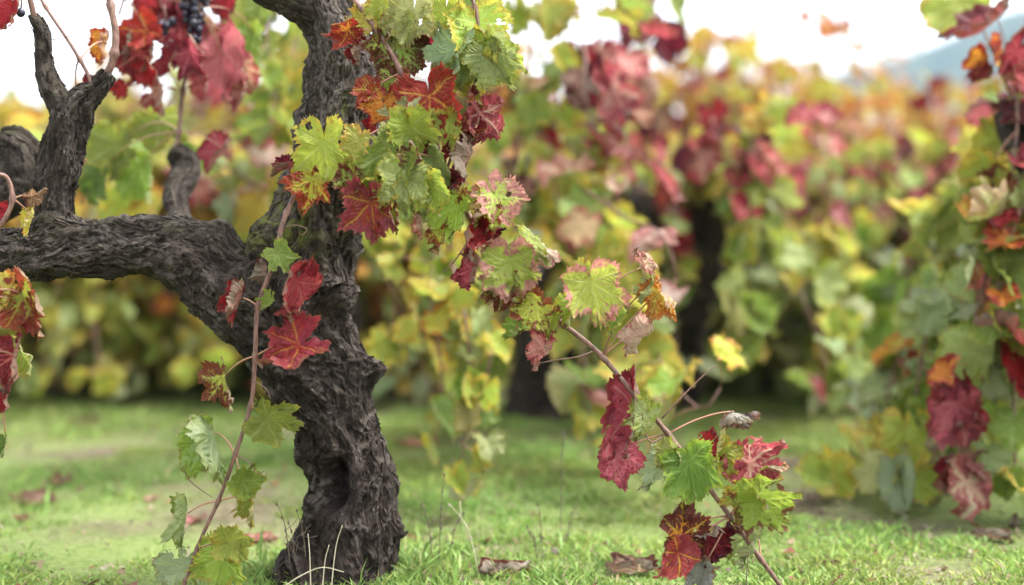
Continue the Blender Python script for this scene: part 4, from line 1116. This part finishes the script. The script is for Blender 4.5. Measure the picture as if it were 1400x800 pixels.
def make_litter():
    rng = np.random.default_rng(8); n = 6000
    y = 1.9 + rng.random(n) ** 1.4 * 4.5; x = (rng.random(n) * 2 - 1) * (y * .46 + .3)
    z = ground_z(x, y) + rng.uniform(.001, .010, n)
    L_ = rng.uniform(.002, .009, n) * (1 + (rng.random(n) < .08) * 1.3); wd = L_ * rng.uniform(.15, .8, n); a = rng.uniform(0, 6.28, n)
    d1 = np.stack([np.cos(a) * L_, np.sin(a) * L_, rng.normal(0, .35, n) * L_], -1); d2 = np.stack([-np.sin(a) * wd, np.cos(a) * wd, rng.normal(0, .5, n) * wd], -1)
    o = np.stack([x, y, z], -1); upz = np.stack([0 * x, 0 * x, L_ * rng.uniform(0, .6, n)], -1)
    v = np.stack([o - d1 + upz, o - d2 * .9, o + d1 + upz, o + d2, o - d1 * .2 + d2 * .9], 1).reshape(-1, 3); k = np.arange(n) * 5
    f = np.stack([k, k + 1, k + 2, k + 3, k + 4], -1)
    pal = np.array([[.13, .075, .045], [.24, .17, .10], [.32, .25, .17], [.09, .06, .045], [.28, .10, .07], [.40, .34, .25]])
    c = pal[rng.integers(0, 6, n)] * rng.uniform(.6, 1.2, (n, 1))
    tag(MB().add(v, [f], 0, gc=np.repeat(np.concatenate([c, np.ones((n, 1))], 1), 5, 0)).build('leaf_litter', GRASS, smooth=False),
        'crumbs of dead leaves, bark and straw scattered over soil between grass', 'litter', kind='stuff')


make_litter()

# ------------------------------------------------------------------ small things on the ground
def fallen(label, px, py, wpx, pal, seed, curl=.9, fold=.7, roll=0.):
    rng = np.random.default_rng(seed)
    g = G(px, py); g[2] = float(ground_z(g[0], g[1]))
    v, lp, lv, le = leaf_local(10, 80, rng, fold, .3, .5, curl, 1.1, roll)
    a = rng.uniform(0, 6.28); sc = wpx / 1.6 * g[1] / F
    v = v * sc; c, s = math.cos(a), math.sin(a)
    w = np.stack([v[:, 0] * c - v[:, 1] * s, v[:, 0] * s + v[:, 1] * c, v[:, 2]], -1)
    w[:, 2] -= np.percentile(w[:, 2], 8); w[:, 2] *= .55; w += g + [0, 0, .005]
    o = MB().add(w, leaf_faces(10, 80), 0, lp=lp + [0, 0, rng.uniform(0, 60)], lv=lv, le=le, **paint(pal, rng, len(w))).build('fallen_leaf', [LEAF], origin=g)
    tag(o, label, 'leaf', 'fallen leaves on the grass')


for i, a in enumerate([
        ('large brown curled dead leaf on the grass at the bottom, right of the trunk base', 682, 784, 78, 'BR', .9, 1.0),
        ('brown dead leaf lying on the grass left of the dark red hanging leaf', 872, 780, 72, 'BR', .8, .7),
        ('larger reddish brown fallen leaf on the grass at the left', 52, 678, 64, 'BR', .5, .4),
        ('dark brown fallen leaf beside the larger one at the left', 84, 660, 44, 'BR', .8, .6),
        ('small pink fallen leaf behind the lower end of the hanging cane', 262, 708, 44, 'PK', .4, .4),
        ('pale fallen leaf on the grass left of the hanging cane', 212, 680, 26, 'CM', .4, .4),
        ('pale fallen leaf on the bare strip behind the trunk', 575, 615, 56, 'CM', .4, .4),
        ('pinkish fallen leaf close to the left side of the trunk foot', 352, 735, 44, 'PK', .5, .5),
        ('brown fallen leaf under the right vine', 1348, 738, 56, 'BR', .9, .8),
        ('second brown fallen leaf under the right vine, nearer its trunk', 1385, 722, 44, 'BR', .9, .8),
        ('orange brown leaf lying on the soil at the right edge', 1385, 670, 50, 'OR', .6, .6),
        ('small brown fallen leaf among grass at lower left', 30, 705, 30, 'BR', .7, .6),
        ('tan fallen leaf on the strip of bare soil below the far left vine', 110, 578, 40, 'BR', .6, .5),
        ('red fallen leaf on the soil under the green and red far vine', 1180, 600, 44, 'CR', .5, .5)]):
    fallen(*a[:5], 900 + i, a[5], a[6])


def weed(label, stems, m, seed, heads=True, twigs=4):
    """stems: lists of (px, py, distance)"""
    rng = np.random.default_rng(seed)
    p0 = P(*stems[0][0]); root = empty('dry_weed', p0, label, 'weed', 'dry weeds in the grass')
    for st in stems:
        c = crom(pc(st), 24); v, f = tube(c, np.linspace(.0012, .0006, 24), 5)
        mb = MB().add(v, f)
        for k in range(twigs):                                   # short side twigs
            i = rng.integers(8, 22); e = c[i] + rng.normal(0, .016, 3) + [0, 0, .012]
            v, f = tube(np.array([c[i], (c[i] + e) / 2 + [0, 0, -.002], e]), .0005, 4); mb.add(v, f)
        s = mb.build('stem', m, root, origin=c[0])
        if heads:
            sv, sf = sphere(6, 4)
            for k in range(4):
                i = 23 - 4 * k; p = c[i] + rng.normal(0, .0012, 3)
                MB().add(sv * [.0018, .0018, .0034] + p, sf).build('seed_head', m, s, origin=p)


def st(px, py, top, lean, d):
    return [(px, py, d), (px + lean * .2, py + (top - py) * .4, d), (px + lean * .5, py + (top - py) * .75, d), (px + lean, top, d)]


weed('thin dark weed stalks standing between the trunk and the brown leaf', [st(600, 785, 650, 8, 2.45), st(592, 780, 690, -14, 2.45), st(612, 782, 700, 22, 2.47)], STALK, 1)
weed('tall thin dark weed stalk below the red folded leaf', [st(766, 770, 590, 4, 2.62), st(772, 768, 690, 16, 2.62)], STALK, 2)
weed('short dark weed stalks left of the tall stalk', [st(742, 775, 690, -6, 2.5), st(735, 772, 720, -14, 2.5)], STALK, 3)
weed('pale bent grass stalk right of the trunk foot', [st(655, 790, 690, -40, 2.38)], STALKP, 4, True, 1)
weed('pale dead grass stalks in front of the trunk foot', [st(452, 822, 718, 16, 2.2), st(425, 820, 730, -4, 2.2), [(385, 805, 2.18), (410, 788, 2.18), (440, 776, 2.18), (470, 782, 2.18)], st(440, 818, 745, 10, 2.2)], STALKP, 5, False, 0)
weed('dark weed stalks left of the trunk foot', [st(420, 790, 700, -14, 2.3), st(405, 795, 715, -10, 2.3), st(398, 795, 690, -18, 2.3)], STALK, 6)
weed('short dark stalk beside the bottom end of the arching cane', [st(1020, 805, 730, 8, 2.25)], STALK, 7, False)


def stake():
    x0, y0 = bx(216, 523)
    root = empty('wooden_stake', (x0, y0, 0), 'reddish brown wooden stake standing behind the old vine\'s left arm', 'stake')
    v, f = tube(np.array([[x0, y0, -.05], [x0 + .002, y0, .3], [x0, y0, .58], [x0 + .004, y0, .60]]), [.026, .026, .025, .021], 12)
    MB().add(v, f).build('post', STAKE, root, origin=(x0, y0, 0))


stake()
